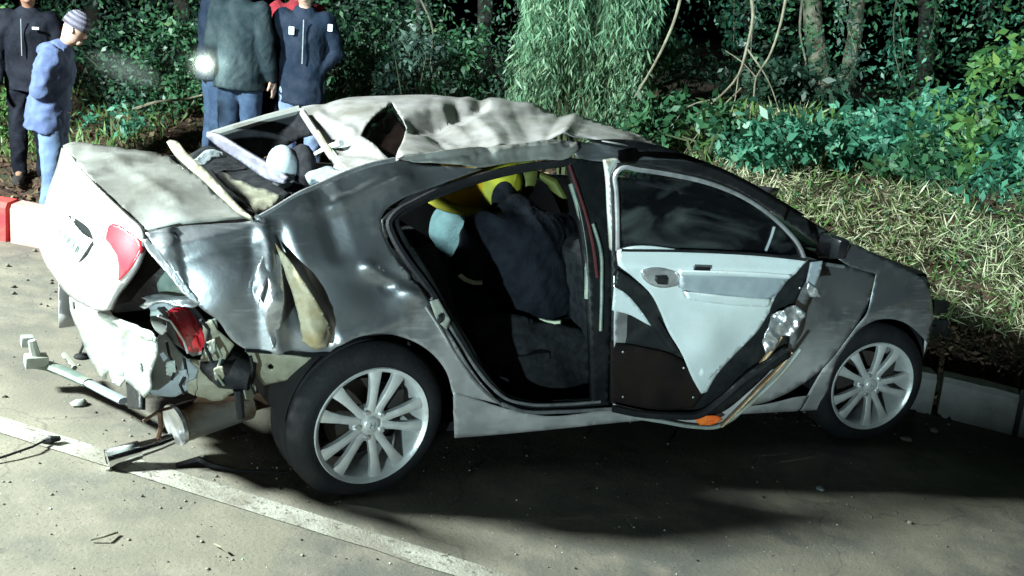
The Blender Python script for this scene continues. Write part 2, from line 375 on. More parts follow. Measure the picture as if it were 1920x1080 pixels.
# ================================================================== SETTING
def ground_mat():
    m = bpy.data.materials.new('dusty_asphalt'); m.use_nodes = True; t = m.node_tree; b = t.nodes['Principled BSDF']
    tc = t.nodes.new('ShaderNodeTexCoord')
    def nz(s, d=8, ro=.6, dist=0):
        n = t.nodes.new('ShaderNodeTexNoise'); n.inputs['Scale'].default_value = s; n.inputs['Detail'].default_value = d
        n.inputs['Roughness'].default_value = ro; n.inputs['Distortion'].default_value = dist; lk(t, tc.outputs['Object'], n.inputs['Vector']); return n.outputs['Fac']
    def rp(f, a, c, lo=0, hi=1):
        r = t.nodes.new('ShaderNodeMapRange'); r.inputs[1].default_value = a; r.inputs[2].default_value = c; r.inputs[3].default_value = lo; r.inputs[4].default_value = hi
        lk(t, f, r.inputs[0]); return r.outputs[0]
    def mix(f, a, c):
        x = t.nodes.new('ShaderNodeMix'); x.data_type = 'RGBA'
        for i, v in ((6, a), (7, c)):
            if isinstance(v, tuple): x.inputs[i].default_value = (*v, 1)
            else: lk(t, v, x.inputs[i])
        lk(t, f, x.inputs[0]); return x.outputs[2]
    c = mix(rp(nz(.9, 6, .6, .6), .38, .62), (.085, .084, .074), (.175, .16, .12))
    c = mix(rp(nz(5, 8), .45, .7), c, (.215, .19, .145))
    c = mix(rp(nz(95, 3), .60, .72), c, (.06, .058, .052))
    c = mix(rp(nz(60, 2), .70, .78), c, (.30, .28, .24))
    vo = t.nodes.new('ShaderNodeTexVoronoi'); vo.feature = 'DISTANCE_TO_EDGE'; vo.inputs['Scale'].default_value = .55
    wn = t.nodes.new('ShaderNodeTexNoise'); wn.inputs['Scale'].default_value = 2.5; wn.inputs['Detail'].default_value = 6; lk(t, tc.outputs['Object'], wn.inputs['Vector'])
    va = t.nodes.new('ShaderNodeVectorMath'); va.operation = 'MULTIPLY_ADD'; va.inputs[1].default_value = (.5, .5, .5); lk(t, wn.outputs['Color'], va.inputs[0]); lk(t, tc.outputs['Object'], va.inputs[2]); lk(t, va.outputs[0], vo.inputs['Vector'])
    c = mix(rp(vo.outputs['Distance'], .004, .0015, 0, .35), c, (.03, .03, .028))
    c = mix(rp(nz(.55, 3, .5, .3), .56, .66, 0, .45), c, (.07, .06, .05))
    lk(t, c, b.inputs['Base Color']); lk(t, rp(nz(3), .3, .7, .7, .95), b.inputs['Roughness'])
    bm = t.nodes.new('ShaderNodeBump'); bm.inputs['Strength'].default_value = .4; bm.inputs['Distance'].default_value = .010
    lk(t, nz(60, 6, .7), bm.inputs['Height']); lk(t, bm.outputs[0], b.inputs['Normal']); return m
MATS['asphalt'] = ground_mat()
mat('line_paint', (.34, .33, .28), .8, 0, (.19, .175, .14), 5, .5, 90, (.36, .58), col3=(.12, .11, .09), n3=38, mix3=(.56, .64), coords='Object')
mat('soil', (.060, .026, .018), .95, 0, (.085, .055, .035), 2.2, 1, 12, (.4, .6), col3=(.03, .045, .018), n3=5, mix3=(.52, .66), bdist=.08)
mat('concrete', (.25, .26, .25), .85, 0, (.17, .17, .16), 6, .5, 40, (.35, .65), col3=(.1, .09, .075), n3=9, mix3=(.6, .7))
mat('kerb_red', (.5, .02, .03), .75, 0, (.45, .05, .04), 8, .4, 40); mat('kerb_white', (.50, .27, .25), .75, 0, (.42, .22, .19), 8, .4, 40)
def gridmesh(name, xs, ys, zf, m, kind='structure'):
    X, Y = np.meshgrid(xs, ys); Z = zf(X, Y); nx, ny = len(xs), len(ys)
    i = np.arange(nx*ny).reshape(ny, nx); Fq = np.stack([i[:-1, :-1], i[:-1, 1:], i[1:, 1:], i[1:, :-1]], -1).reshape(-1, 4)
    o = mk(name, np.stack([X, Y, Z], -1).reshape(-1, 3), Fq, m); return tag(o, kind=kind)
rx_, rd_ = np.meshgrid(np.unique(np.r_[np.linspace(-60, 60, 41), KX[1:4]]), np.r_[np.linspace(-60, -2, 30), -1, .14]); ry_ = ky(rx_)+rd_; ri = np.arange(rx_.size).reshape(rx_.shape)
tag(mk('road', np.stack([rx_, ry_, gz(rx_, ry_)], -1).reshape(-1, 3), np.stack([ri[:-1, :-1], ri[:-1, 1:], ri[1:, 1:], ri[1:, :-1]], -1).reshape(-1, 4), 'asphalt'), kind='structure')
def terr(X, Y):
    Yv = Y*0+ky(X)+.1+Y; return Yv
# verge sheet: parametrised by distance beyond the kerb
xs = np.concatenate([np.linspace(-60, -6, 28), np.linspace(-5.8, 7, 110), np.linspace(7.5, 60, 26)]); ds = np.concatenate([np.linspace(.1, 6, 70), np.linspace(6.3, 60, 30)])
XX, DD = np.meshgrid(xs, ds); YY = ky(XX)+DD
nzf = lambda a, b: noise.noise(Vector((a*.9, b*.9, 0)))*.07+noise.noise(Vector((a*3.1, b*3.1, 4)))*.05+abs(noise.noise(Vector((a*7, b*7, 9))))*.05
nzv = np.vectorize(nzf)(XX, YY)*sm(.2, .9, DD)
ZZ = gh(XX, YY)+nzv
def ghn(x, y):
    return float(gh(np.array([x]), np.array([y]))[0])+nzf(x, y)*float(sm(.2, .9, y-ky(x)))
ii = np.arange(XX.size).reshape(XX.shape)
tag(mk('verge_ground', np.stack([XX, YY, ZZ], -1).reshape(-1, 3), np.stack([ii[:-1, :-1], ii[:-1, 1:], ii[1:, 1:], ii[1:, :-1]], -1).reshape(-1, 4), 'soil'), kind='structure')
# white edge line on the road
a0, a1 = at(0, 797), at(905, 1080); dr = (a1-a0)/np.linalg.norm(a1-a0); pr = np.array([-dr[1], dr[0], 0]); 
LW = .058
segs = []; V = []; n = 260
for i in range(n+1):
    p = a0+dr*(-9+18*i/n)
    for s in (-1, 1):
        q = p+pr*s*(LW+.012*noise.noise(Vector((i*.35, s*9., 0))))
        V.append((q[0], q[1], gz(q[0], q[1])+.004))
tag(mk('road_marking', V, [(2*i, 2*i+2, 2*i+3, 2*i+1) for i in range(n)], 'line_paint', smooth=False), kind='structure')
# kerb stones
def kerb(x0, x1, m, label, base=.01, name='kerb_stone', group='kerb stones along the road edge'):
    ya, yb = ky(x0), ky(x1); d = np.array([x1-x0, yb-ya]); L = np.hypot(*d); d /= L; nrm = np.array([-d[1], d[0]])
    prof = [(0, -.06), (.012, KH-.03), (.035, KH), (.15, KH+.004), (.165, -.06)]
    V = []; K = 7
    for i in range(K):
        s = .006+(L-.012)*i/(K-1)
        for u, z in prof:
            x, y = x0+d[0]*s+nrm[0]*u, ya+d[1]*s+nrm[1]*u
            j = .006*noise.noise(Vector((x*9, y*9, z*9)))
            V.append((x+j, y+j, gz(x, y)+z+j))
    k = len(prof); Fs = [(i*k+j, (i+1)*k+j, (i+1)*k+j+1, i*k+j+1) for i in range(K-1) for j in range(k-1)]
    Fs += [tuple(range(k)), tuple((K-1)*k+j for j in range(k))[::-1]]
    o = mk(name, V, Fs, m, None, True, 30); return tag(o, label, 'kerb', group)
xk = _k[2][0]
xl = [(-3.9, -3.02, 'kerb_red', 'red painted kerb stone at the left edge of the picture'), (-3.0, -2.02, 'kerb_white', 'pale pink kerb stone beside the red one, behind the trunk lid')]
for a, b_, m_, l_ in xl: kerb(a, b_, m_, l_)
for i, (a, b_, l_) in enumerate([(xk-.75, xk+.02, 'grey concrete kerb stone hidden partly behind the front wheel'), (xk+.04, xk+.43, 'grey concrete kerb stone just right of the front wheel'), (xk+.45, xk+1.3, 'grey concrete kerb stone running out of the right edge of the picture'), ]):
    kerb(a, b_, 'concrete', l_)
# ================================================================== THE WRECKED CAR
mat('brown_liner', (.004, .0025, .0022), .8, 0, (.010, .006, .005), 4, .2, 30, spec=.15); mat('orange_lit_lip', (.30, .16, .07), .45, .4, (.42, .30, .18), 9, .3, 40); mat('disc_iron', (.025, .022, .02), .7, .3, (.04, .028, .02), 12)
CAR = empty('wrecked_car', 'wrecked silver sedan with crushed roof, bumper torn off and rear door open', 'car')
CAR.matrix_world = Matrix(MCAR.tolist())
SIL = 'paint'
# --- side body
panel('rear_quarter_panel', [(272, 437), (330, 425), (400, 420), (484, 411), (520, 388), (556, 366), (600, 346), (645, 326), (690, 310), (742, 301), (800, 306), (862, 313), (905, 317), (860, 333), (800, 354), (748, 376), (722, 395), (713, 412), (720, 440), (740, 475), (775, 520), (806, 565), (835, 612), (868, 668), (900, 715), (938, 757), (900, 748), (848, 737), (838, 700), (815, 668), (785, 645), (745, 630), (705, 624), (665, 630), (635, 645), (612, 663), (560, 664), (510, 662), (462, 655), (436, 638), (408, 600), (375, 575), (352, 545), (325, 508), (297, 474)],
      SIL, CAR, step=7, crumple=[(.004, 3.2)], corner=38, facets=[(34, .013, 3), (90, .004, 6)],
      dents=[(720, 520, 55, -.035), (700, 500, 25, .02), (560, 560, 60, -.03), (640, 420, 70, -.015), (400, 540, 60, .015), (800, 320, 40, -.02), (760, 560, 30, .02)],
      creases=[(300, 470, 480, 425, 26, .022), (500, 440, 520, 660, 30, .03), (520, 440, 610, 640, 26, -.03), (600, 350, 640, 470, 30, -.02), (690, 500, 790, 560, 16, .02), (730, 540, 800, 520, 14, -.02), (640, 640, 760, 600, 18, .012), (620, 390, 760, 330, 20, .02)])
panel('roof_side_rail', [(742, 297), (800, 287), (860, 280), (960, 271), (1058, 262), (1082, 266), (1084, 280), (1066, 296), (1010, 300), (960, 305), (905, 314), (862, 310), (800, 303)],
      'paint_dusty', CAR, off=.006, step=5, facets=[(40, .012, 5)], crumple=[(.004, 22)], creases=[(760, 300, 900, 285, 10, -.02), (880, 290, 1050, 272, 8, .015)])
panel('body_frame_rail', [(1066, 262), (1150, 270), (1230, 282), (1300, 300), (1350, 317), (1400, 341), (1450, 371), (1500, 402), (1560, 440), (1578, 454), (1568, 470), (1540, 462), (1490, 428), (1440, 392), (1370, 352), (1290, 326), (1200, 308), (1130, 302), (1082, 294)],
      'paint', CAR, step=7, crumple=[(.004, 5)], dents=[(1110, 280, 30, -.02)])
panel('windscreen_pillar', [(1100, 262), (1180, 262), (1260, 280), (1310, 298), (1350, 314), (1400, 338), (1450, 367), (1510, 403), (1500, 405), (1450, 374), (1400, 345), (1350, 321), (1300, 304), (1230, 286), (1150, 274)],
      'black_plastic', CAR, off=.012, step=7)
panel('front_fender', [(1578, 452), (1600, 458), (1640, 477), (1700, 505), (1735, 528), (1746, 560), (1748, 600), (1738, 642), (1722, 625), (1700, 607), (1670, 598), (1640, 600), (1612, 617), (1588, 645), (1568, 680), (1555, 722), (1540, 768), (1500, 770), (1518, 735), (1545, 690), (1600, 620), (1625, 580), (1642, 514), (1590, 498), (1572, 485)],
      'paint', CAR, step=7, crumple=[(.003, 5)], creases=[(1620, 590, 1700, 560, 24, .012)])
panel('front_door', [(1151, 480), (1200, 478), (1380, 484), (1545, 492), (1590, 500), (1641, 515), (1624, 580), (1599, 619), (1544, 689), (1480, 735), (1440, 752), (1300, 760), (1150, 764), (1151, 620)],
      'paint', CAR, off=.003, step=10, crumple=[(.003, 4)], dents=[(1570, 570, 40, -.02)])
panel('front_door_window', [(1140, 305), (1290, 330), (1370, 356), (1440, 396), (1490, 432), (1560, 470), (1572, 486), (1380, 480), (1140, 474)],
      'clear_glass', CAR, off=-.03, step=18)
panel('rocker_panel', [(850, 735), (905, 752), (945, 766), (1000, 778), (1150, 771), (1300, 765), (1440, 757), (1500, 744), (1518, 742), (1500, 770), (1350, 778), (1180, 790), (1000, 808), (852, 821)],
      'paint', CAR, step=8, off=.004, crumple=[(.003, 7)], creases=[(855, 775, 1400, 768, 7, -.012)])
strip('sill_trim', [(940, 757), (975, 770), (1050, 772), (1150, 766), (1300, 760)], .008, 'bright_metal', CAR, .006)
panel('quarter_trim_light_block', [(505, 425), (560, 388), (650, 348), (740, 320), (850, 337), (775, 388), (738, 412), (772, 500), (835, 592), (800, 625), (600, 625), (500, 600)], 'cloth_dark', CAR, off=-.09, step=16, thick=.01)  # unseen panel added behind the quarter to stop light leaking through the cabin
# door aperture: bodyshell lip, rubber seal, inner jamb
ap = [(1064, 300), (1000, 306), (940, 315), (880, 330), (820, 350), (765, 376), (728, 398), (716, 414), (724, 442), (745, 478), (780, 525), (812, 572), (842, 622), (876, 678), (908, 722), (942, 756), (975, 766), (1050, 767), (1130, 762)]
strip('door_seal', [(x+14, y+3) if y < 700 else (x+8, y-8) for x, y in ap], .014, 'rubber', CAR, -.03)
strip('door_opening_lip', [(760, 398), (800, 372), (850, 350), (905, 333), (960, 322), (1020, 312), (1062, 308)], .005, 'bright_metal', CAR, -.05)
strip('door_opening_lip', [(808, 560), (835, 600), (862, 645), (890, 688), (918, 722), (950, 748), (985, 757), (1060, 758), (1125, 753)], .007, 'bright_metal', CAR, -.02)
strip('door_opening_lip', [(798, 575), (824, 615), (852, 662), (882, 706), (912, 738), (945, 762)], .006, 'bright_metal', CAR, .008)
panel('rear_door_jamb', [(716, 412), (727, 400), (770, 376), (830, 350), (900, 328), (1000, 308), (1064, 301), (1060, 312), (1000, 320), (900, 343), (835, 366), (775, 392), (748, 408), (752, 425), (775, 462), (810, 520), (845, 585), (880, 640), (915, 700), (955, 742), (990, 752), (1120, 748), (1130, 764), (1050, 769), (975, 769), (938, 757), (900, 715), (868, 668), (835, 612), (806, 565), (775, 520), (740, 475), (720, 440)],
      'black_plastic', CAR, off=-.035, step=8, thick=.01)
lt = panel('door_latch_plate', [(806, 565), (822, 560), (845, 600), (838, 618), (824, 606)], 'pale_metal', CAR, off=.006, step=5)
MB().ell(side_pts(np.array([826.]), np.array([597.]), .014)[0], (.014, .006, .02), 10, 8).build('latch_hole', 'black_gloss', lt)
# B pillar
b = panel('middle_pillar', [(1066, 296), (1128, 300), (1146, 330), (1150, 470), (1145, 620), (1140, 764), (1112, 764), (1108, 620), (1100, 500), (1086, 400)], 'black_plastic', CAR, off=-.02, step=9, thick=.03)
strip('seat_belt', [(1068, 310), (1082, 350), (1098, 400), (1112, 460), (1120, 520)], .014, 'seat_belt', CAR, -.008, flat=.25)
strip('pillar_seal', [(1070, 345), (1084, 390), (1094, 440), (1100, 490), (1100, 560)], .010, 'hose_green', CAR, -.03)
strip('pillar_seal', [(1112, 420), (1126, 470), (1128, 540), (1126, 620)], .007, 'hose_green', CAR, -.008)
# --- torn sheet metal over the rear arch
panel('torn_metal_flap', [(507, 452), (514, 474), (528, 482), (531, 540), (529, 600), (511, 656), (498, 590), (506, 560), (502, 520), (484, 575), (474, 545), (484, 500)], 'bright_metal', CAR,
      ctrl=[(507, 452, 's', .005), (484, 500, 's', .02), (474, 545, 's', .015), (514, 560, 's', .075), (531, 520, 's', .01), (511, 656, 's', .03), (529, 610, 's', .01)], step=5, crumple=[(.004, 14)])
panel('torn_metal_flap', [(516, 455), (535, 478), (565, 520), (590, 560), (612, 600), (623, 628), (612, 650), (585, 652), (568, 640), (560, 590), (545, 540), (528, 490)], 'dirty_fold', CAR,
      ctrl=[(516, 455, 's', .004), (545, 540, 's', .01), (565, 520, 's', .045), (600, 580, 's', .05), (568, 640, 's', .01), (623, 628, 's', .01), (598, 632, 's', .07)], step=5, crumple=[(.006, 16)])
# --- trunk lid
panel('trunk_lid', [(118, 275), (128, 271), (200, 275), (260, 283), (305, 292), (345, 318), (392, 352), (440, 390), (474, 409), (400, 416), (330, 420), (264, 430), (240, 406), (205, 372), (170, 338), (140, 302)], 'paint_dusty', CAR,
      ctrl=[(118, 275, 'x', -.87), (200, 275, 'z', 1.055), (305, 292, 'z', 1.07), (474, 409, 'z', 1.07), (264, 430, 'x', -.835), (170, 338, 'x', -.90), (392, 352, 'z', 1.08), (300, 350, 'z', 1.085)], step=8, crumple=[(.008, 4.5), (.003, 12)], thick=.02,
      creases=[(170, 290, 400, 340, 18, .012), (180, 330, 300, 300, 12, -.012), (210, 300, 330, 380, 12, .01)])
lid = panel('trunk_lid_face', [(116, 277), (124, 282), (140, 303), (170, 339), (205, 373), (240, 407), (264, 431), (268, 450), (262, 482), (238, 526), (214, 560), (203, 582), (192, 583), (165, 575), (135, 558), (110, 530), (88, 498), (74, 462), (72, 430), (80, 400), (92, 360), (104, 320)], 'roof_paint', CAR,
      ctrl=[(118, 277, 'x', -.875), (264, 431, 'x', -.84), (170, 340, 'x', -.915), (75, 400, 'x', -.965), (72, 450, 'x', -.99), (135, 560, 'x', -.97), (200, 583, 'x', -.91), (262, 482, 'x', -.85), (160, 440, 'x', -.955), (200, 500, 'x', -.925)], step=8, crumple=[(.004, 5)], thick=.02,
      creases=[(128, 330, 215, 420, 16, -.012)])
LC = [(118, 277, 'x', -.875), (264, 431, 'x', -.84), (170, 340, 'x', -.915), (75, 400, 'x', -.965), (72, 450, 'x', -.99), (135, 560, 'x', -.97), (200, 583, 'x', -.91), (262, 482, 'x', -.85), (160, 440, 'x', -.955), (200, 500, 'x', -.925)]
panel('trunk_lid_moulding', [(150, 388), (163, 394), (196, 424), (198, 438), (190, 448), (183, 442), (160, 415)], 'bright_metal', lid, ctrl=LC, off=.012, step=6)
panel('lamp_lens', [(203, 424), (212, 419), (226, 424), (262, 450), (264, 466), (252, 490), (232, 516), (222, 526), (223, 500), (219, 478), (206, 458), (198, 448)], 'pink_lens', lid, ctrl=LC, off=.014, step=5, thick=.015, corner=12)
strip_pts = None
panel('lamp_lens', [(108, 318), (114, 322), (112, 350), (106, 362), (101, 352)], 'pink_lens', lid, ctrl=LC, off=.006, step=5, thick=.01)
pl_ = panel('number_plate', [(128, 410), (136, 412), (172, 450), (170, 458), (146, 488), (138, 486), (104, 446), (105, 436)], 'plate', lid, ctrl=LC, off=.010, step=7, thick=.003)
panel('plate_recess', [(128, 405), (133, 403), (170, 436), (174, 449), (162, 443)], 'recess_black', lid, ctrl=LC, off=.013, step=5, thick=.002)
panel('plate_recess', [(173, 452), (175, 458), (154, 488), (147, 492), (160, 472)], 'recess_black', lid, ctrl=LC, off=.013, step=5, thick=.002)
# faded plate characters, raised strokes
def stroke(P, r, m='plate', name='plate_character', parent=pl_):
    iv = tps([c[:2] for c in LC], np.array([1/((cpt(*c) @ Rc.T+Tc)[2]) for c in LC]), np.array(P, float)); X, Y = np.array(P, float).T
    pts = OC+ray_c(X, Y)/iv[:, None]-ray_c(X, Y)*.0145
    return MB().tube(pts, r, 5).build(name, m, parent)
mat('plate_faded', (.10, .14, .13), .5)
for k in range(5):
    cx, cy = 121+8.6*k*.95, 430+8.4*k*1.0
    for dx in ((-3, 3) if k % 2 else (-3,)):
        stroke([(cx+dx-2, cy+dx+3), (cx+dx-7, cy+dx+13)], .003, 'plate_faded')
    stroke([(cx-5, cy+1), (cx+1, cy+7)], .0025, 'plate_faded'); stroke([(cx-9, cy+9), (cx-3, cy+15)], .0025, 'plate_faded')
for a, b2 in (((98, 470), (122, 500)),): stroke([a, (a[0]+12, a[1]+16), b2], .002, 'plate_faded', 'badge_letters', lid)
# dark trunk opening between lid and quarter
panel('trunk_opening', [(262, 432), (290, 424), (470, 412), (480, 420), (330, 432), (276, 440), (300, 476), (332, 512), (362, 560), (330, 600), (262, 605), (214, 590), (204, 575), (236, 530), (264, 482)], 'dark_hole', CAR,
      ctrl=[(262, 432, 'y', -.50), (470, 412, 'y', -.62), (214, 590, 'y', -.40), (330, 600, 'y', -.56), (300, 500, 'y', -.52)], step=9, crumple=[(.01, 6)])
panel('quarter_edge_flange', [(268, 450), (276, 447), (300, 468), (330, 502), (352, 536), (378, 566), (370, 570), (345, 552), (318, 518), (290, 486), (272, 462)], 'bright_metal', CAR, off=.012, step=5)
panel('lamp_mounting_panel', [(330, 508), (352, 542), (372, 572), (330, 566), (300, 560), (298, 530), (312, 505)], 'hose_green', CAR, ctrl=[(330, 508, 'y', -.66), (372, 572, 'y', -.7), (300, 560, 'y', -.6), (298, 530, 'y', -.6)], step=6, crumple=[(.012, 12)])
# --- rear corner: lamp, brackets
panel('lamp_housing', [(276, 572), (300, 560), (345, 578), (365, 578), (380, 600), (386, 640), (378, 664), (362, 668), (345, 655), (322, 640), (302, 610)], 'trim_grey', CAR, ctrl=[(276, 572, 'y', -.58), (365, 578, 'y', -.66), (380, 650, 'y', -.70), (322, 640, 'y', -.62), (330, 600, 'y', -.65)], step=6, crumple=[(.004, 9)], thick=.03)
tl = panel('tail_lamp', [(306, 576), (335, 576), (354, 578), (368, 600), (384, 628), (386, 642), (378, 662), (364, 667), (345, 655), (334, 640), (326, 615), (314, 592)], 'red_lens', CAR, corner=15, ctrl=[(306, 576, 'y', -.615), (365, 578, 'y', -.665), (384, 650, 'y', -.71), (334, 640, 'y', -.65), (350, 612, 'y', -.715)], step=5, thick=.02)
panel('lens_insert', [(322, 580), (345, 584), (360, 602), (372, 628), (350, 632), (338, 618), (330, 600)], 'pink_lens', tl, ctrl=[(306, 576, 'y', -.622), (365, 578, 'y', -.672), (384, 650, 'y', -.717), (334, 640, 'y', -.657), (350, 612, 'y', -.726)], off=.001, step=6, thick=.01)
panel('lamp_bracket', [(282, 582), (296, 580), (312, 600), (314, 622), (304, 630), (290, 618), (282, 600)], 'pale_metal', CAR, ctrl=[(282, 582, 'y', -.64), (312, 600, 'y', -.68), (290, 618, 'y', -.66)], step=4, holes=[[(300, 588), (309, 600), (312, 612), (306, 608), (300, 598)]])
panel('lamp_bracket', [(264, 558), (300, 552), (345, 556), (368, 548), (378, 566), (366, 576), (345, 576), (300, 570), (272, 580), (262, 575), (282, 565)], 'bright_metal', CAR, ctrl=[(264, 558, 'y', -.60), (345, 556, 'y', -.70), (378, 566, 'y', -.73), (300, 570, 'y', -.68), (272, 580, 'y', -.64)], step=5, crumple=[(.006, 18)], creases=[(270, 566, 372, 560, 6, .01)])
# --- rear body panel (bumper is gone)
RB = [(135, 560, 'x', -.86), (290, 640, 'x', -.84), (200, 585, 'x', -.87), (150, 650, 'x', -.82), (240, 740, 'x', -.80), (285, 740, 'x', -.79), (200, 700, 'x', -.81)]
rb = panel('rear_body_panel', [(132, 556), (165, 574), (196, 584), (225, 596), (262, 612), (282, 622), (292, 640), (293, 665), (284, 700), (280, 735), (270, 746), (262, 738), (240, 716), (232, 700), (226, 725), (214, 718), (206, 696), (198, 712), (188, 706), (172, 680), (160, 650), (148, 620), (136, 590)], 'pale_metal', CAR, ctrl=RB, step=6, crumple=[(.006, 7)],
      holes=[[(138, 565), (142, 566), (143, 580), (139, 580)], [(264, 682), (268, 680), (271, 695), (267, 700)]],
      creases=[(186, 592, 200, 700, 7, .022), (215, 610, 228, 710, 7, -.02), (235, 620, 225, 700, 7, .02), (160, 590, 176, 670, 8, -.015), (195, 590, 280, 630, 6, .015)], thick=.006)
for k in range(6):
    x0, y0 = 262+k*5, 616+k*3
    panel('torn_tab', [(x0, y0), (x0+5, y0+2), (x0+4, y0+13), (x0+1, y0+10)], 'pale_metal', rb, ctrl=RB, off=.004+.001*k, step=4, thick=.003)
panel('bumper_foam_bracket', [(236, 716), (262, 722), (262, 768), (240, 766)], 'black_plastic', CAR, ctrl=[(236, 716, 'x', -.79), (262, 722, 'x', -.79), (262, 768, 'x', -.80), (240, 766, 'x', -.80)], step=6, thick=.02)
panel('floor_pan_edge', [(290, 640), (305, 612), (330, 645), (352, 668), (372, 690), (366, 716), (330, 738), (290, 736), (280, 735), (284, 700)], 'trim_grey', CAR, ctrl=[(290, 640, 'y', -.60), (372, 690, 'y', -.62), (290, 736, 'y', -.55), (330, 700, 'y', -.58)], step=6, crumple=[(.02, 6)])
panel('wheel_arch_liner', [(352, 665), (380, 668), (388, 640), (384, 600), (400, 592), (420, 620), (440, 642), (425, 665), (420, 690), (440, 730), (410, 745), (370, 738), (360, 700)], 'beige_metal', CAR, ctrl=[(352, 665, 'y', -.60), (420, 620, 'y', -.78), (440, 730, 'y', -.62), (370, 738, 'y', -.55), (388, 640, 'y', -.72)], step=6, crumple=[(.025, 6), (.006, 20)])
panel('chassis_leg', [(462, 657), (520, 664), (560, 668), (590, 672), (580, 690), (535, 712), (495, 722), (480, 700), (474, 680)], 'beige_metal', CAR, ctrl=[(462, 657, 'y', -.76), (590, 672, 'y', -.80), (535, 712, 'y', -.74), (495, 722, 'y', -.70)], step=6, crumple=[(.006, 10)], holes=[[(503, 684), (508, 681), (513, 685), (512, 691), (506, 692), (502, 688)]], thick=.008)
strip('torn_plastic_edge', [(460, 657), (500, 660), (540, 662), (580, 664), (616, 662)], .010, 'black_plastic', CAR, .004, flat=.6)
hb = MB()
c0 = cpt(444, 700, 'y', -.74)
hb.tube([c0+[-.06, .10, .02], c0+[-.02, .03, .0], c0+[.05, -.02, -.01]], [.06, .07, .05], 14).tube([c0+[.0, -.03, -.05], c0+[.02, -.03, -.16]], [.018, .014], 8)
hb.build('rubber_mount', 'rubber', CAR)
panel('hanging_bracket', [(450, 712), (470, 705), (480, 730), (474, 752), (460, 748)], 'hose_green', CAR, ctrl=[(450, 712, 'y', -.70), (480, 730, 'y', -.72), (460, 748, 'y', -.70)], step=5)
panel('torn_underbody_sheet', [(372, 742), (420, 740), (470, 738), (510, 735), (505, 760), (440, 775), (380, 775), (350, 765)], 'rust', CAR, ctrl=[(372, 742, 'y', -.5), (510, 735, 'y', -.5), (440, 775, 'y', -.35), (350, 765, 'y', -.35)], step=8, crumple=[(.01, 9)])
# exhaust
m0, m1 = cpt(328, 797, 'y', -.46), cpt(470, 752, 'y', -.40)
mb = MB(); ax = (m1-m0)/np.linalg.norm(m1-m0)
mb.tube([m0, m0+ax*.012, m0+ax*.02, m1-ax*.02, m1], [.088, .092, .086, .078, .05], 26, flat=.82); mu = mb.build('muffler', 'muffler_steel', CAR)
MB().tube([m0-ax*.004, m0+ax*.01], [.094, .094], 26, flat=.82).build('muffler_rim', 'bright_metal', mu)
tp = [cpt(324, 822, 'y', -.47), cpt(300, 832, 'y', -.475), cpt(262, 843, 'y', -.48), cpt(200, 861, 'y', -.485)]
MB().tube(tp[:3], [.024, .026, .030], 12).build('exhaust_pipe', 'chrome', CAR)
MB().tube([tp[2], tp[3]], [.036, .038], 16, cap=False).tube([tp[2], tp[3]+(tp[2]-tp[3])*.02], [.031, .033], 16).build('exhaust_tip', 'chrome', CAR)
MB().tube([cpt(300, 772, 'y', -.5), cpt(302, 800, 'y', -.5), cpt(296, 822, 'y', -.5)], .010, 6).tube([cpt(268, 790, 'y', -.5), cpt(300, 770, 'y', -.48), cpt(330, 762, 'y', -.45)], .006, 6).build('exhaust_hanger', 'rust', CAR)
MB().tube([m1, m1+[.15, .05, .03], m1+[.5, .2, .05], m1+[1.6, .35, .02], m1+[2.6, .35, .04]], .028, 10).build('exhaust_pipe', 'rust', CAR)
# bent bumper bar lying out to the left
q = [cpt(232, 752, 'z', .19), cpt(200, 736, 'z', .18), cpt(165, 718, 'z', .17), cpt(120, 697, 'z', .165), cpt(90, 686, 'z', .17), cpt(60, 682, 'z', .18)]
bb = MB().tube(q[:4], [.024, .024, .022, .02], 8, flat=.6).build('bumper_bar', 'trim_grey', CAR)
MB().tube(q[2:6], [.026, .03, .028, .026], 8, flat=.7).build('bar_sleeve', 'hose_green', bb)
e0 = cpt(68, 672, 'z', .20)
MB().box(e0+[0, 0, -.01], (.09, .07, .05), bev=.008).tube([e0+[0, 0, .0], e0+[-.02, .0, .08]], [.022, .016], 8).box(e0+[-.03, .05, .06], (.05, .05, .045), bev=.008).build('bar_end_clamp', 'pale_metal', bb)
MB().tube([cpt(150, 662, 'z', .25), cpt(157, 645, 'z', .28), cpt(164, 636, 'z', .3)], .006, 6).ell(cpt(156, 668, 'z', .23), (.04, .03, .014), 10, 6).build('loose_wire', 'rubber', CAR)
MB().tube([cpt(120, 665, 'z', .18), cpt(140, 690, 'z', .17)], .012, 6).build('broken_strut', 'pale_metal', CAR)
for P_, r_, m_ in [([(376, 600), (392, 618), (385, 650), (398, 680)], .006, 'rubber'), ([(402, 640), (415, 668), (405, 700), (420, 722)], .005, 'hose_green'), ([(345, 672), (350, 700), (338, 722), (345, 738)], .006, 'rubber'), ([(312, 640), (318, 668), (330, 690), (322, 712)], .005, 'rubber'),
                   ([(470, 668), (474, 690), (466, 715), (478, 738)], .006, 'rubber'), ([(296, 592), (320, 602), (345, 640), (352, 662)], .004, 'bright_metal')]:
    MB().tube([cpt(a_, b_, 'y', -.80+.012*k) for k, (a_, b_) in enumerate(P_)], r_, 6).build('loose_wire', m_, CAR)
for a_, b_, m_ in [(400, 610, 'hose_green'), (396, 652, 'pale_metal'), (412, 700, 'beige_metal'), (345, 705, 'trim_grey'), (362, 725, 'beige_metal'), (322, 690, 'pale_metal')]:
    panel('torn_bracket', [(a_-9, b_-12), (a_+6, b_-15), (a_+11, b_+2), (a_+3, b_+15), (a_-8, b_+9)], m_, CAR, ctrl=[(a_-9, b_-12, 'y', -.78), (a_+11, b_+2, 'y', -.79), (a_-8, b_+9, 'y', -.74)], step=4, crumple=[(.012, 22)])
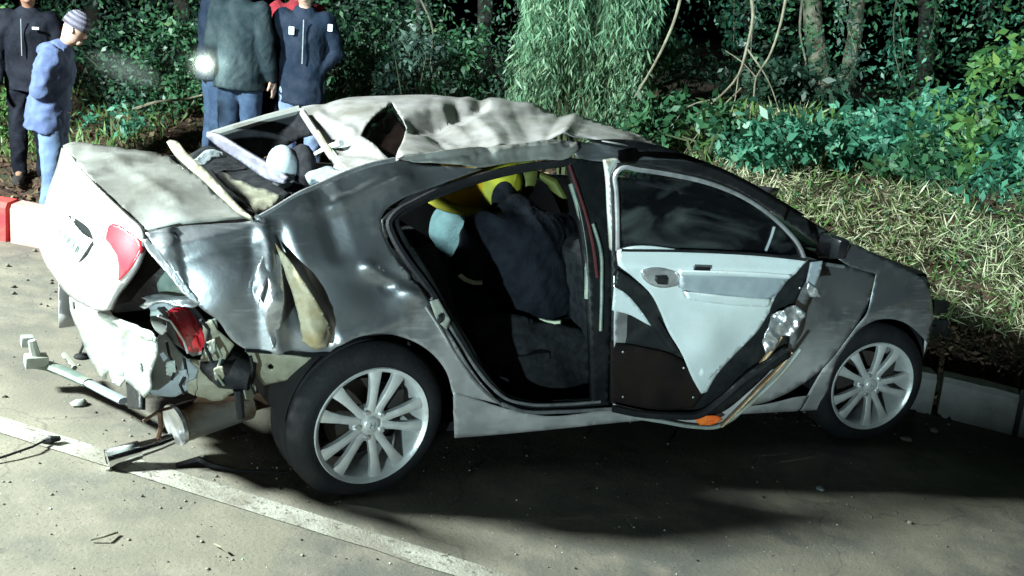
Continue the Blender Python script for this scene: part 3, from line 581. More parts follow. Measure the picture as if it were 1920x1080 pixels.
# --- roof
RC = [(742, 299, 'y', -.62), (800, 289, 'y', -.61), (860, 282, 'y', -.60), (960, 273, 'y', -.59), (1060, 262, 'y', -.58), (560, 205, 'y', .60), (620, 190, 'y', .60), (700, 181, 'y', .58), (790, 178, 'y', .56), (870, 180, 'y', .55),
      (950, 190, 'y', .54), (1020, 205, 'y', .48), (1100, 225, 'y', .35), (1200, 257, 'y', .05), (1300, 300, 'y', -.48), (1180, 268, 'y', -.45), (650, 325, 'y', -.50), (600, 250, 'y', .22)]
rf = panel('roof_skin', [(560, 205), (590, 196), (620, 190), (700, 181), (790, 178), (870, 180), (950, 190), (1020, 205), (1100, 225), (1200, 256), (1260, 281), (1305, 301), (1230, 284), (1150, 272), (1060, 262), (960, 272), (860, 282), (800, 289), (742, 299), (718, 306), (690, 312), (655, 326), (640, 312), (625, 285), (606, 262), (588, 240), (572, 218)],
      'roof_paint', CAR, ctrl=RC, step=5, thick=.004, crumple=[(.004, 3.1)], auto=40, facets=[(26, .030, 21), (90, .006, 8)], fmask=(722, 248, 72),
      holes=[[(735, 194), (748, 214), (763, 232), (758, 256), (752, 274), (738, 298), (718, 286), (700, 270), (676, 252), (684, 236), (708, 212)]],
      dents=[(870, 230, 60, -.03), (960, 240, 60, .02)],
      creases=[(775, 232, 900, 196, 20, -.045), (820, 240, 910, 270, 24, -.022), (880, 200, 930, 262, 26, .026), (930, 262, 1010, 225, 34, -.022), (1010, 190, 1040, 255, 34, .014), (830, 200, 880, 250, 22, .02), (600, 215, 660, 245, 14, .018), (640, 280, 740, 296, 14, -.02), (960, 200, 990, 250, 26, -.014)])
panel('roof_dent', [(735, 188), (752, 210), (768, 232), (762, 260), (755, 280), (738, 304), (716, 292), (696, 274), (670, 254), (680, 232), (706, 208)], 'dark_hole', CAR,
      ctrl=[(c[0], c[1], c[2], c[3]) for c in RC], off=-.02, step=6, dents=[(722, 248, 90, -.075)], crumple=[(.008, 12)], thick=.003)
panel('headliner_edge', [(606, 258), (640, 300), (662, 325), (700, 312), (720, 302), (742, 300), (690, 330), (640, 352), (628, 318)], 'headliner', CAR, ctrl=[(606, 258, 'y', .1), (742, 300, 'y', -.6), (640, 352, 'y', -.45), (690, 330, 'y', -.55)], step=7, crumple=[(.006, 10)])
# rear window frame parts
def bar(P, r, m, name, flat=1., parent=CAR, n=8): return MB().tube([cpt(*p) for p in P], r, n, flat=flat).build(name, m, parent)
bar([(562, 206, 'y', .60), (500, 222, 'y', .64), (440, 240, 'y', .68), (395, 254, 'y', .70)], [.022, .02, .02, .02], 'paint_dusty', 'far_roof_rail')
panel('far_rear_pillar', [(566, 208), (520, 218), (450, 238), (392, 256), (420, 275), (470, 300), (520, 285), (560, 262), (592, 252), (582, 228)], 'cloth_dark', CAR, ctrl=[(566, 208, 'y', .58), (392, 256, 'y', .68), (470, 300, 'y', .70), (592, 252, 'y', .50)], step=8, crumple=[(.01, 8)])
bar([(568, 212, 'y', .50), (590, 246, 'y', .2), (620, 290, 'y', -.1), (650, 326, 'y', -.42)], .016, 'roof_paint', 'rear_window_header')
bar([(596, 248, 'y', .15), (622, 290, 'y', -.12), (648, 322, 'y', -.3)], .012, 'beige_metal', 'rear_window_header')
bar([(640, 268, 'y', -.1), (612, 278, 'y', .0), (590, 290, 'y', .05), (574, 302, 'y', .1)], [.014, .014, .01, .004], 'trim_white', 'torn_trim_strip')
panel('beige_pillar_trim', [(318, 262), (330, 264), (348, 284), (385, 318), (420, 355), (455, 392), (472, 406), (455, 400), (420, 372), (380, 335), (345, 305), (322, 282), (312, 266)], 'beige_metal', CAR, ctrl=[(318, 262, 'z', 1.16), (472, 406, 'z', 1.09), (385, 326, 'z', 1.14), (345, 300, 'z', 1.14)], off=.02, step=6, thick=.02, label='torn beige trunk seal trim standing up behind the lid')
panel('lilac_trim_strip', [(388, 247), (400, 250), (450, 278), (500, 308), (538, 334), (530, 345), (505, 338), (450, 302), (405, 272), (386, 256)], 'trim_lilac', CAR, ctrl=[(388, 247, 'y', .35), (538, 334, 'y', -.25), (450, 285, 'y', .1), (400, 265, 'y', .3)], step=6, thick=.02)
panel('parcel_shelf', [(330, 300), (392, 280), (450, 300), (540, 345), (600, 345), (560, 364), (520, 386), (486, 408), (440, 388), (392, 350)], 'seat_cloth', CAR, ctrl=[(330, 300, 'z', 1.0), (392, 280, 'z', 1.03), (600, 345, 'z', 1.05), (486, 408, 'z', 1.0)], step=9, crumple=[(.02, 5)])
panel('rear_window_ledge', [(362, 300), (385, 284), (420, 285), (425, 296), (400, 300), (380, 312)], 'airbag', CAR, ctrl=[(362, 300, 'z', 1.08), (385, 284, 'z', 1.10), (425, 296, 'z', 1.08), (380, 312, 'z', 1.06)], step=5, crumple=[(.008, 12)])
panel('crumpled_parcel_trim', [(395, 318), (430, 332), (480, 352), (530, 372), (505, 392), (480, 404), (450, 372), (415, 345)], 'beige_metal', CAR, ctrl=[(395, 318, 'z', 1.06), (530, 372, 'z', 1.08), (480, 404, 'z', 1.06)], off=.01, step=7, crumple=[(.012, 8)])
strip('rear_window_edge', [(482, 410), (520, 388), (556, 366), (600, 346), (645, 326), (690, 310), (740, 299)], .009, 'bright_metal', CAR, .004)
strip('rear_window_edge', [(478, 404), (487, 412), (492, 424)], .008, 'bright_metal', CAR, .01)
panel('curtain_airbag', [(572, 332), (590, 320), (612, 316), (640, 320), (668, 322), (640, 334), (612, 344), (596, 338), (580, 342)], 'airbag', CAR, ctrl=[(572, 332, 'y', -.35), (612, 316, 'y', -.3), (668, 322, 'y', -.5), (612, 344, 'y', -.5)], step=6, crumple=[(.012, 10)], thick=.02)
# seats
def seat(name, x, y, w, zb, lean, m='seat_cloth', hr=True, hm='trim_white'):
    s = empty(name, None, None); s.parent = CAR
    R = lambda a: [[math.cos(a), 0, math.sin(a)], [0, 1, 0], [-math.sin(a), 0, math.cos(a)]]
    MB().box((x+.25, y, zb+.06), (.5, w, .16), R(-.1), bev=.04).build('seat_cushion', m, s)
    MB().box((x-.08, y, zb+.36), (.14, w, .6), R(-lean), bev=.045).build('seat_back', m, s)
    return s
seat('front_seat', 1.25, -.36, .5, .30, .35); seat('front_seat', 1.25, .36, .5, .30, .3)
seat('rear_bench', .45, 0, 1.2, .32, .45)
hr = MB(); c0 = cpt(530, 312, 'y', -.12)
hr.ell(c0, (.06, .11, .085), 18, 12, fn=lambda v: 1-.12*abs(v[1])**4); hr.build('headrest', 'airbag', CAR)
MB().ell(c0+[.07, -.03, -.02], (.055, .11, .12), 16, 10).box(c0+[.06, 0, -.17], (.08, .14, .2), bev=.02).build('headrest_back', 'cloth_dark', CAR)
# floor, inner side, firewall
MB().box((.06, -.50, .76), (.06, .34, .70), bev=.01).build('bolster_light_block', 'cloth_dark', CAR)  # upright box added to block light passing out of the door opening
MB().box((1.3, 0, .24), (2.9, 1.5, .04)).box((-.33, 0, .44), (.72, 1.0, .04)).box((.02, 0, .6), (.04, 1.3, .5)).box((2.25, 0, .6), (.04, 1.4, .75)).build('floor_pan', 'cloth_dark', CAR, False)
MB().box((2.9, 0, .55), (1.0, 1.05, .5), bev=.05).build('engine_block', 'rubber', CAR)
MB().box((2.05, 0, .88), (.35, 1.35, .25), bev=.06).build('dashboard', 'black_plastic', CAR)
panel('inner_sill', [(875, 600), (930, 585), (1000, 600), (1105, 620), (1112, 750), (990, 748), (940, 715)], 'seat_cloth', CAR, ctrl=[(875, 600, 'y', -.5), (1105, 620, 'y', -.5), (990, 748, 'y', -.66), (1112, 750, 'y', -.66)], step=10, crumple=[(.02, 5)])
# far side, hood, windscreen in car axes
def sheet(name, f, us, vs, m, thick=.004, parent=CAR, smooth=True):
    V = [f(u, v) for v in vs for u in us]; k = len(us)
    o = mk(name, V, [(j*k+i, j*k+i+1, (j+1)*k+i+1, (j+1)*k+i) for j in range(len(vs)-1) for i in range(k-1)], m, parent, smooth)
    md = o.modifiers.new('thickness', 'SOLIDIFY'); md.thickness = thick; return o
def far(x, z): 
    d = math.hypot(x, z-.31); d2 = math.hypot(x-2.7, z-.31)
    if min(d, d2) < .37:
        c = 0 if d < d2 else 2.7; k = .37/max(min(d, d2), .05); x = c+(x-c)*k; z = .31+(z-.31)*k
    return (x, float(Yf(np.array(x), np.array(z)))-.002, z)
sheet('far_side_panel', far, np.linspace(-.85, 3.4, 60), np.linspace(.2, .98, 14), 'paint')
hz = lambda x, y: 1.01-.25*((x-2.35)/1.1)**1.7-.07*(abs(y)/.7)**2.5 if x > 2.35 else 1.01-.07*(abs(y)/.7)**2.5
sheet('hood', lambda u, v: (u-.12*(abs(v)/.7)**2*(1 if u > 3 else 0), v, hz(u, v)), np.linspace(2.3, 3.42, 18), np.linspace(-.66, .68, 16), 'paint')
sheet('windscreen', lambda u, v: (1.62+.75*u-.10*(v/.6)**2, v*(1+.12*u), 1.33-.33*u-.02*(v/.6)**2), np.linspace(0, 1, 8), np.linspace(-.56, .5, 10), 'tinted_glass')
sheet('front_bumper', lambda u, v: (3.52-.42*(abs(u)/.8)**3+.03*math.sin(v*3), u, v), np.linspace(-.74, .74, 22), np.linspace(.18, .62, 7), 'paint', .02)
sheet('front_grille', lambda u, v: (3.46-.42*(abs(u)/.8)**3, u, v), np.linspace(-.70, .70, 22), np.linspace(.6, .78, 4), 'black_plastic', .02)
for k in range(9):
    px, py = 1738+rng.uniform(-8, 40), 575+rng.uniform(-5, 60); c0 = side_pts(np.array([px]), np.array([py]), -.1)[0]
    MB().box(c0, rng.uniform(.02, .08, 3), bev=.004).build('broken_bumper_piece', 'black_plastic', CAR)
MB().ell(cpt(1362, 440, 'y', -.45), (.15, .10, .10), 18, 12, fn=lambda v: .75+.5*abs(noise.noise(Vector(v)*2.3))).build('front_airbag', 'airbag', CAR)
MB().ell(cpt(1245, 400, 'y', .1), (.10, .13, .14), 18, 12).build('headrest', 'seat_cloth', CAR)
# mirror
c0 = side_pts(np.array([1557.]), np.array([468.]), .06)[0]
mr = MB().box(c0+[.02, .01, .015], (.075, .15, .10), bev=.028).box(c0+[.0, .08, -.04], (.07, .10, .03), bev=.01).build('wing_mirror', 'black_gloss', CAR)
strip('window_bright_strip', [(1546, 494), (1562, 497), (1582, 500)], .008, 'bright_metal', CAR, .01)
# --- wheels
def wheel(cx, cy, side_y, yaw, phase, gclamp, name='wheel', wide=1.0):
    w = empty(name, None, None); w.parent = CAR
    c = cpt(cx, cy, 'y', side_y)
    w.location = c; w.rotation_euler = (0, 0, math.radians(yaw)); 
    prof = [(.225, .012), (.24, .002), (.262, .0), (.285, .012), (.302, .03), (.313, .045), (.315, .06), (.306, .063), (.306, .07), (.315, .073), (.316, .11), (.307, .113), (.307, .12), (.316, .123), (.315, .165), (.305, .168), (.305, .175), (.313, .178), (.300, .20), (.28, .22), (.24, .22), (.225, .205)]
    m = MB().lathe([(r_, y_ if y_ < .05 else .05+(y_-.05)*wide) for r_, y_ in prof], 96)
    V = []
    for x, y, z in m.V:
        if z < gclamp: 
            k = gclamp-z; z = gclamp+k*.06; y = y+(.10-y)*-.35*min(k*14, 1)*(1 if y < .1 else 1)
        V.append((x, y, z))
    m.V = V; ty = m.build('tyre', 'rubber', w)
    r = MB().lathe([(.226, .012), (.232, .004), (.229, -.002), (.216, .006), (.208, .02), (.200, .06), (.196, .15), (.21, .2), (.225, .2)], 72); rim = r.build('rim', 'alloy', w)
    for k in range(5):
        for s in (-1, 1):
            a = math.radians(phase+72*k+s*13.8)
            R = np.array([[math.cos(a), 0, -math.sin(a)], [0, 1, 0], [math.sin(a), 0, math.cos(a)]])
            ss = []
            for rr, ww, yy in ((.045, .018, .020), (.09, .015, .014), (.14, .0165, .008), (.185, .021, .006), (.214, .027, .010)):
                ss.append([(rr, yy+.004, -ww), (rr, yy, -ww*.55), (rr, yy, ww*.55), (rr, yy+.004, ww), (rr, yy+.03, ww*.8), (rr, yy+.03, -ww*.8)])
            V = np.array(ss).reshape(-1, 3) @ R.T
            Fs = [(i*6+j, i*6+(j+1) % 6, (i+1)*6+(j+1) % 6, (i+1)*6+j) for i in range(4) for j in range(6)]+[(5, 4, 3, 2, 1, 0), (24, 25, 26, 27, 28, 29)]
            mk('spoke', V, Fs, 'alloy', w, True, 30)
    hub = MB().lathe([(.0, .010), (.024, .010), (.03, .014), (.034, .022), (.062, .024), (.07, .03), (.072, .06), (.0, .062)], 32).build('hub', 'alloy', w)
    for k in range(5):
        a = math.radians(phase+36+72*k); n_ = MB().lathe([(.0, .012), (.009, .012), (.0105, .02), (.0105, .035)], 8, (.053*math.cos(a), 0, .053*math.sin(a))).build('wheel_nut', 'bright_metal', w)
    MB().box((-.008, .008, 0), (.004, .004, .022)).box((.008, .008, 0), (.004, .004, .022)).box((0, .008, 0), (.016, .004, .004)).build('hub_emblem', 'trim_grey', w)
    MB().lathe([(.0, .11), (.15, .11), (.15, .125), (.0, .125)], 40).box((.1, .10, .06), (.09, .09, .11), bev=.01).build('brake_disc', 'disc_iron', w)
    return w
wheel(700, 800, -.90, 2, 79, -.272, wide=1.35)
wheel(1637, 725, -.88, -14, 74, -.30)
def farwheel(x):
    w = empty('wheel', None, None); w.parent = CAR; w.location = (x, .68, .31)
    MB().lathe([(.0, .02), (.22, .02), (.3, .0), (.315, .05), (.315, .17), (.3, .21), (.0, .2)], 40).build('tyre', 'rubber', w)
farwheel(0); farwheel(2.7)
# arch liners
def liner(x, r=.40):
    V = []; n = 24
    for i in range(n+1):
        a = math.pi*(.02+.96*i/n)
        for y in (-.84, -.45): V.append((x+r*math.cos(a), y, .33+r*math.sin(a)))
    Fs = [(2*i, 2*i+1, 2*i+3, 2*i+2) for i in range(n)]
    k = len(V); V.append((x, -.45, .33)); Fs += [(2*i+1, k, 2*i+3) for i in range(n)]
    mk('wheel_housing', V, Fs, 'rubber', CAR)
liner(0.04, .385); liner(2.7, .39)
# --- opened rear door: lies in the plane y = -.87-.31(x-1)
DN = np.array([.31, 1, 0]); DN /= np.linalg.norm(DN); DP = np.array([1., -.87, 0])
def dpt(px, py, off=0.):
    d = ray_c(px, py); P0 = DP-DN*off; return OC+d*(((P0-OC) @ DN)/(d @ DN))[..., None]
DOOR = empty('rear_door', None, None); DOOR.parent = CAR; DOOR['label'] = 'open rear door showing its pale inner trim, window intact'
def dpanel(name, outline, m, off=0., step=9, thick=.006, crumple=None, creases=(), dents=(), holes=(), parent=None, corner=42):
    # uses the TPS mode with control points that lie on the door plane
    xs_, ys_ = zip(*outline); cs = []
    for a, b_ in [(min(xs_), min(ys_)), (max(xs_), min(ys_)), (min(xs_), max(ys_)), (max(xs_), max(ys_)), (sum(xs_)/len(xs_), sum(ys_)/len(ys_))]:
        p = dpt(np.array([float(a)]), np.array([float(b_)]), off)[0]; cs.append((a, b_, 'x', p[0]))
    return panel(name, outline, m, parent or DOOR, ctrl=cs, step=step, thick=thick, crumple=crumple, creases=creases, dents=dents, holes=holes, corner=corner)
def dstrip(name, P, r, m, off=0., n=8, flat=1., parent=None):
    q_ = catmull(P, 8, False, 60); return MB().tube(dpt(q_[:, 0], q_[:, 1], off), r, n, flat=flat).build(name, m, parent or DOOR)
# outer skin and the door shell
dpanel('door_skin', [(1146, 466), (1300, 470), (1440, 478), (1530, 487), (1543, 492), (1536, 520), (1516, 560), (1500, 610), (1490, 655), (1450, 705), (1405, 760), (1370, 792), (1335, 803), (1290, 800), (1220, 783), (1150, 762)], 'paint', -.045, thick=.01, step=10)
dpanel('door_shell', [(1147, 470), (1300, 474), (1440, 481), (1520, 489), (1534, 496), (1516, 520), (1495, 560), (1480, 610), (1478, 650), (1440, 700), (1400, 738), (1352, 774), (1310, 784), (1240, 776), (1146, 756)], 'black_plastic', -.010, thick=.03, step=10)
dpanel('door_skin_lip', [(1520, 492), (1543, 489), (1538, 512), (1525, 545), (1512, 530), (1516, 512)], 'trim_grey', .006, step=6)
# lower dark cavity with brown base
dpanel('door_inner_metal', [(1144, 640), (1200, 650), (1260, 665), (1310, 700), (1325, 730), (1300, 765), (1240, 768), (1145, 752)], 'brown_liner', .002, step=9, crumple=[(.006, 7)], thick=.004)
# pale trim, upper and lower
tr = dpanel('door_trim', [(1158, 470), (1163, 468), (1300, 471), (1440, 479), (1516, 487), (1500, 502), (1478, 524), (1458, 548), (1440, 585), (1420, 618), (1395, 645), (1372, 668), (1345, 700), (1325, 735), (1315, 738), (1300, 712), (1276, 660), (1254, 622), (1240, 588), (1224, 556), (1190, 522), (1160, 498)], 'trim_white', .022, step=7, thick=.02,
            crumple=[(.0008, 9)], creases=[(1170, 505, 1500, 512, 12, .010), (1262, 592, 1440, 585, 8, .004)], dents=[(1325, 640, 40, .035), (1400, 590, 60, .01)])
dpanel('trim_insert', [(1276, 514), (1300, 512), (1400, 516), (1478, 522), (1458, 550), (1440, 562), (1370, 556), (1292, 546), (1274, 540)], 'trim_grey', .042, step=8, thick=.012, parent=tr)
dpanel('trim_ledge', [(1276, 508), (1400, 511), (1486, 517), (1480, 523), (1400, 519), (1276, 516)], 'trim_white', .050, step=6, thick=.03, parent=tr)
dpanel('handle_surround', [(1202, 508), (1215, 503), (1250, 504), (1270, 512), (1276, 524), (1270, 536), (1245, 540), (1220, 534), (1206, 522)], 'bright_metal', .034, step=5, thick=.012, parent=tr)
hd = dpanel('door_handle', [(1229, 517), (1250, 516), (1254, 522), (1252, 534), (1234, 533), (1228, 526)], 'black_gloss', .040, step=5, thick=.004, parent=tr)
dpanel('torn_trim_piece', [(1152, 538), (1170, 548), (1200, 580), (1222, 612), (1210, 606), (1180, 590), (1148, 582)], 'trim_white', .02, step=6, thick=.01)
dpanel('torn_trim_piece', [(1318, 672), (1352, 670), (1352, 684), (1330, 712), (1312, 704)], 'trim_white', .03, step=6, thick=.01)
dpanel('trim_shadow_strip', [(1158, 506), (1180, 520), (1225, 556), (1262, 594), (1232, 594), (1250, 622), (1275, 660), (1262, 664), (1225, 616), (1190, 575), (1152, 535)], 'black_plastic', .012, step=7, thick=.01)
dpanel('window_switch', [(1302, 500), (1332, 501), (1332, 508), (1302, 507)], 'black_plastic', .062, step=5, thick=.01, parent=tr)
dpanel('armrest', [(1284, 548), (1370, 556), (1446, 562), (1440, 576), (1368, 572), (1290, 562)], 'trim_white', .055, step=6, thick=.03, parent=tr)
for a_, b_ in [(1168, 660), (1300, 745), (1168, 744), (1282, 690), (1500, 540), (1480, 580), (1462, 618)]:
    MB().ell(dpt(np.array([float(a_)]), np.array([float(b_)]), .014)[0], (.006, .004, .006), 8, 6).build('trim_clip', 'bright_metal', DOOR)
# window frame, glass
fr = [(1158, 470), (1158, 420), (1156, 360), (1155, 325), (1164, 316), (1200, 319), (1260, 328), (1330, 344), (1390, 368), (1440, 400), (1475, 432), (1498, 460), (1508, 484)]
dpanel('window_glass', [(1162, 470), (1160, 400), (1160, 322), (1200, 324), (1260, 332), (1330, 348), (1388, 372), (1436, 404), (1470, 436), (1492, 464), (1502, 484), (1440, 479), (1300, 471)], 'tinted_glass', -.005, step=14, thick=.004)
fo = dstrip('window_frame', fr, .0095, 'bright_metal', .012)
dstrip('window_frame', [(x-7, y-6) if x > 1160 else (x-6, y) for x, y in fr], .010, 'black_plastic', 0)
dpanel('hinge_side_frame', [(1134, 302), (1158, 298), (1164, 304), (1162, 314), (1154, 322), (1155, 400), (1158, 470), (1146, 470), (1142, 400), (1138, 330)], 'pale_metal', -.01, step=6, thick=.03)
dstrip('glass_divider', [(1500-48, 425), (1446, 445), (1436, 470)], .006, 'trim_grey', .0, 6)
dstrip('window_seal', [(1165, 469), (1300, 471), (1440, 479), (1512, 487)], .007, 'black_plastic', .02)
# white strap hanging behind the glass
MB().tube([side_pts(np.array([1186.]), np.array([340.]), -.02)[0], side_pts(np.array([1256.]), np.array([354.]), -.02)[0]], .008, 6).build('loose_trim_strip', 'trim_lilac', CAR)
# lower edge: seal, bright lip, crushed metal, reflector
dstrip('door_edge_seal', [(1150, 766), (1200, 776), (1260, 780), (1310, 778), (1350, 752), (1390, 716), (1430, 688), (1475, 655)], .017, 'rubber', .03)
dstrip('door_edge_lip', [(1190, 782), (1240, 790), (1300, 800), (1345, 800), (1385, 775), (1430, 735), (1470, 695), (1500, 655)], .009, 'pale_metal', -.02)
dstrip('door_edge_lip', [(1330, 770), (1370, 735), (1410, 700), (1440, 665), (1465, 630)], .010, 'orange_lit_lip', .02)  # the orange light on this lip is put into its colour
dstrip('door_edge_lip', [(1352, 800), (1390, 762), (1425, 725), (1460, 690), (1484, 660)], .012, 'orange_lit_lip', .0, flat=.5)
dpanel('orange_reflector', [(1300, 783), (1325, 780), (1350, 782), (1356, 786), (1338, 796), (1312, 797)], 'orange_lens', .012, step=5, thick=.008)
dpanel('crushed_door_metal', [(1428, 640), (1440, 605), (1462, 580), (1490, 572), (1508, 585), (1500, 602), (1478, 628), (1462, 630), (1445, 655), (1432, 660)], 'bright_metal', .03, step=4, thick=.004, crumple=[(.022, 14), (.008, 34)])
dpanel('broken_edge_piece', [(1370, 742), (1410, 712), (1450, 690), (1482, 668), (1470, 650), (1440, 672), (1400, 700), (1362, 736)], 'black_plastic', .035, step=6, thick=.02, crumple=[(.008, 10)])
dpanel('broken_edge_piece', [(1514, 528), (1534, 545), (1538, 556), (1518, 556), (1510, 540)], 'bright_metal', .01, step=5, crumple=[(.01, 16)])
# ================================================================== PEOPLE
mat('skin', (.34, .19, .13), .55, 0, (.28, .14, .10), 12, .1, 90); mat('skin_pale', (.50, .34, .27), .5, 0, (.42, .26, .2), 12, .1, 90)
mat('hoodie_blue', (.10, .14, .28), .9, 0, (.075, .105, .22), 9, .5, 120, coords='Object'); mat('denim_light', (.17, .25, .40), .9, 0, (.09, .14, .26), 7, .5, 150, (.35, .65))
mat('denim', (.018, .04, .09), .9, 0, (.05, .09, .16), 6, .5, 150, (.35, .65)); mat('denim_mid', (.14, .19, .33), .9, 0, (.22, .28, .42), 6, .5, 150)
mat('jacket_black', (.006, .007, .012), .75, 0, (.014, .016, .024), 6, .4, 60, spec=.1); mat('jacket_navy', (.010, .018, .034), .8, 0, (.022, .03, .05), 6, .4, 60, spec=.1)
mat('jacket_grey', (.014, .024, .030), .85, 0, (.028, .040, .046), 7, .5, 80, spec=.1); mat('red_cloth', (.30, .02, .035), .9, 0, (.2, .015, .025), 9, .4, 100)
mat('shoe', (.03, .025, .022), .8); mat('hair', (.012, .010, .009), .7); mat('knit_grey', (.05, .045, .07), .95, 0, (.09, .085, .12), 20, .6, 150)
mat('knit_light', (.20, .19, .25), .95, 0, (.15, .145, .19), 20, .6, 150); mat('badge', (.6, .66, .68), .6)
mat('helmet_yellow', (.30, .30, .02), .6, 0, (.22, .21, .02), 9, .1, 50, spec=.2); mat('helmet_amber', (.48, .28, .01), .6, 0, (.36, .2, .01), 9, .1, 50, spec=.2)
mat('helmet_olive', (.07, .08, .015), .6); mat('bunker_coat', (.004, .005, .008), .85, 0, (.009, .011, .015), 9, .5, 60, spec=.1)
mat('teal_shirt', (.045, .10, .11), .85, 0, (.03, .07, .08), 9, .5, 60); mat('reflective', (.62, .68, .5), .4, 0, (.5, .56, .4), 30); mat('blood_red', (.05, .01, .012), .6)
BASE = dict(pel=(0, 0, .95), bel=(0, 0, 1.08), che=(0, .0, 1.27), nb=(0, -.01, 1.43), nk=(0, .01, 1.50), h0=(0, .03, 1.57), h1=(0, .035, 1.64), h2=(0, .03, 1.70),
            shl=(-.17, 0, 1.39), ell=(-.23, -.02, 1.12), wrl=(-.21, .10, .90), shr=(.17, 0, 1.39), elr=(.23, -.02, 1.12), wrr=(.21, .10, .90),
            hil=(-.09, 0, .92), knl=(-.10, .02, .50), anl=(-.10, -.02, .09), tol=(-.12, .15, .035), hir=(.09, 0, .92), knr=(.10, .02, .50), anr=(.10, -.02, .09), tor=(.12, .15, .035))
EDG = [('pel', 'bel'), ('bel', 'che'), ('che', 'nb'), ('nb', 'nk'), ('nk', 'h0'), ('h0', 'h1'), ('h1', 'h2'), ('che', 'shl'), ('shl', 'ell'), ('ell', 'wrl'), ('che', 'shr'), ('shr', 'elr'), ('elr', 'wrr'),
       ('pel', 'hil'), ('hil', 'knl'), ('knl', 'anl'), ('anl', 'tol'), ('pel', 'hir'), ('hir', 'knr'), ('knr', 'anr'), ('anr', 'tor')]
RAD = dict(pel=.13, bel=.125, che=.145, nb=.075, nk=.055, h0=.075, h1=.088, h2=.07, shl=.065, ell=.045, wrl=.028, shr=.065, elr=.045, wrr=.028, hil=.085, knl=.058, anl=.04, tol=.03, hir=.085, knr=.058, anr=.04, tor=.03)
def skin(name, pts, edges, rads, m, parent, root=0, sub=2, wrinkle=0., wsc=9., X=(1, 0, 0), vox=.013, open_ends=()):
    """one continuous surface: tapered elliptical limbs between the joints, fused by a voxel remesh"""
    X = np.array(X, float); X /= np.linalg.norm(X); r2 = [r if hasattr(r, '__len__') else (r, r) for r in rads]; mb = MB(); n = 18
    def frame(t):
        u = X-t*(X @ t)
        fb = np.linalg.norm(u) < .6
        if fb: a = np.array([0, 0, 1.]); u = a-t*(a @ t)
        u /= np.linalg.norm(u); return u, np.cross(t, u), fb
    for a, b in edges:
        A, B = np.array(pts[a], float), np.array(pts[b], float); t = B-A; L = np.linalg.norm(t)+1e-9; t /= L; u, w, fb = frame(t); V = []; r2_ = [(min(r), min(r)) if fb else r for r in (r2[a], r2[b])]
        k = 5 if L > .05 else 2
        for i in range(k):
            f = i/(k-1); rx = r2_[0][0]*(1-f)+r2_[1][0]*f; ry = r2_[0][1]*(1-f)+r2_[1][1]*f; c = A+(B-A)*f
            V += [c+rx*math.cos(q*2*math.pi/n)*u+ry*math.sin(q*2*math.pi/n)*w for q in range(n)]
        mb.add(V, [(i*n+j, i*n+(j+1) % n, (i+1)*n+(j+1) % n, (i+1)*n+j) for i in range(k-1) for j in range(n)]+[tuple(range(n))[::-1], tuple((k-1)*n+j for j in range(n))])
        for e, sgn in ((a, -1), (b, 1)):
            if e in open_ends: continue
            re_ = r2_[0] if e == a else r2_[1]; mb.ell(pts[e], (re_[0]*.995, re_[1]*.995, min(re_)*.95), 16, 10, np.array([u, w, t]).T)
    me = bpy.data.meshes.new(name); me.from_pydata([tuple(map(float, v)) for v in mb.V], [], mb.F)
    o = bpy.data.objects.new(name, me); COL.objects.link(o)
    md = o.modifiers.new('remesh', 'REMESH'); md.mode = 'VOXEL'; md.voxel_size = vox; md.use_smooth_shade = True
    sm_ = o.modifiers.new('smooth', 'SMOOTH'); sm_.factor = .6; sm_.iterations = 4 if vox > .01 else 2
    dg = bpy.context.evaluated_depsgraph_get(); ev = o.evaluated_get(dg); nm = bpy.data.meshes.new_from_object(ev)
    o.modifiers.clear(); o.data = nm; nm.materials.clear(); nm.materials.append(MATS[m]); nm.name = name
    if wrinkle:
        k = len(nm.vertices); co = np.zeros(k*3, np.float32); no = np.zeros(k*3, np.float32); nm.vertices.foreach_get('co', co); nm.vertices.foreach_get('normal', no)
        co = co.reshape(-1, 3); no = no.reshape(-1, 3); sd = len(pts)*1.7+co[0, 0]*40
        d = np.array([ridged((c[0]*1.3+.9*c[2]+sd, c[1]*1.2-.6*c[2], c[2]*.6+.7*c[0]), wsc*.55)+.4*ridged((c[0]*1.4+sd-.7*c[2], c[1]+.6*c[0], c[2]*1.1), wsc*1.3)-.8 for c in co]); co += no*(d*wrinkle)[:, None]
        nm.vertices.foreach_set('co', co.ravel())
    nm.polygons.foreach_set('use_smooth', np.ones(len(nm.polygons), dtype=bool)); nm.update()
    o.parent = parent; return o
def fingers(wr, el, side, L=.085, curl=.5):
    """palm and five finger chains: lists of (points, radii)"""
    wr = np.array(wr); d = wr-np.array(el); d /= np.linalg.norm(d)
    a = np.array([0, 1., 0]) if abs(d[1]) < .8 else np.array([0, 0, 1.]); w = np.cross(d, a); w /= np.linalg.norm(w); nrm = np.cross(w, d)
    out = []; pk = wr+d*.05
    for k, (o, l) in enumerate(((-.030, .9), (-.010, 1.05), (.010, 1.), (.029, .8))):
        b = pk+nrm*o*1.0; r = [b+d*.04, b+d*(.04+.04*l)+w*side*.012*curl, b+d*(.04+.065*l)+w*side*.04*curl]
        out.append((r, [.011, .009, .008]))
    t = wr+d*.02-nrm*.03; out.append(([t, t+d*.035-nrm*.02+w*side*.01, t+d*.06-nrm*.022+w*side*.025], [.013, .011, .009]))
    return pk, out
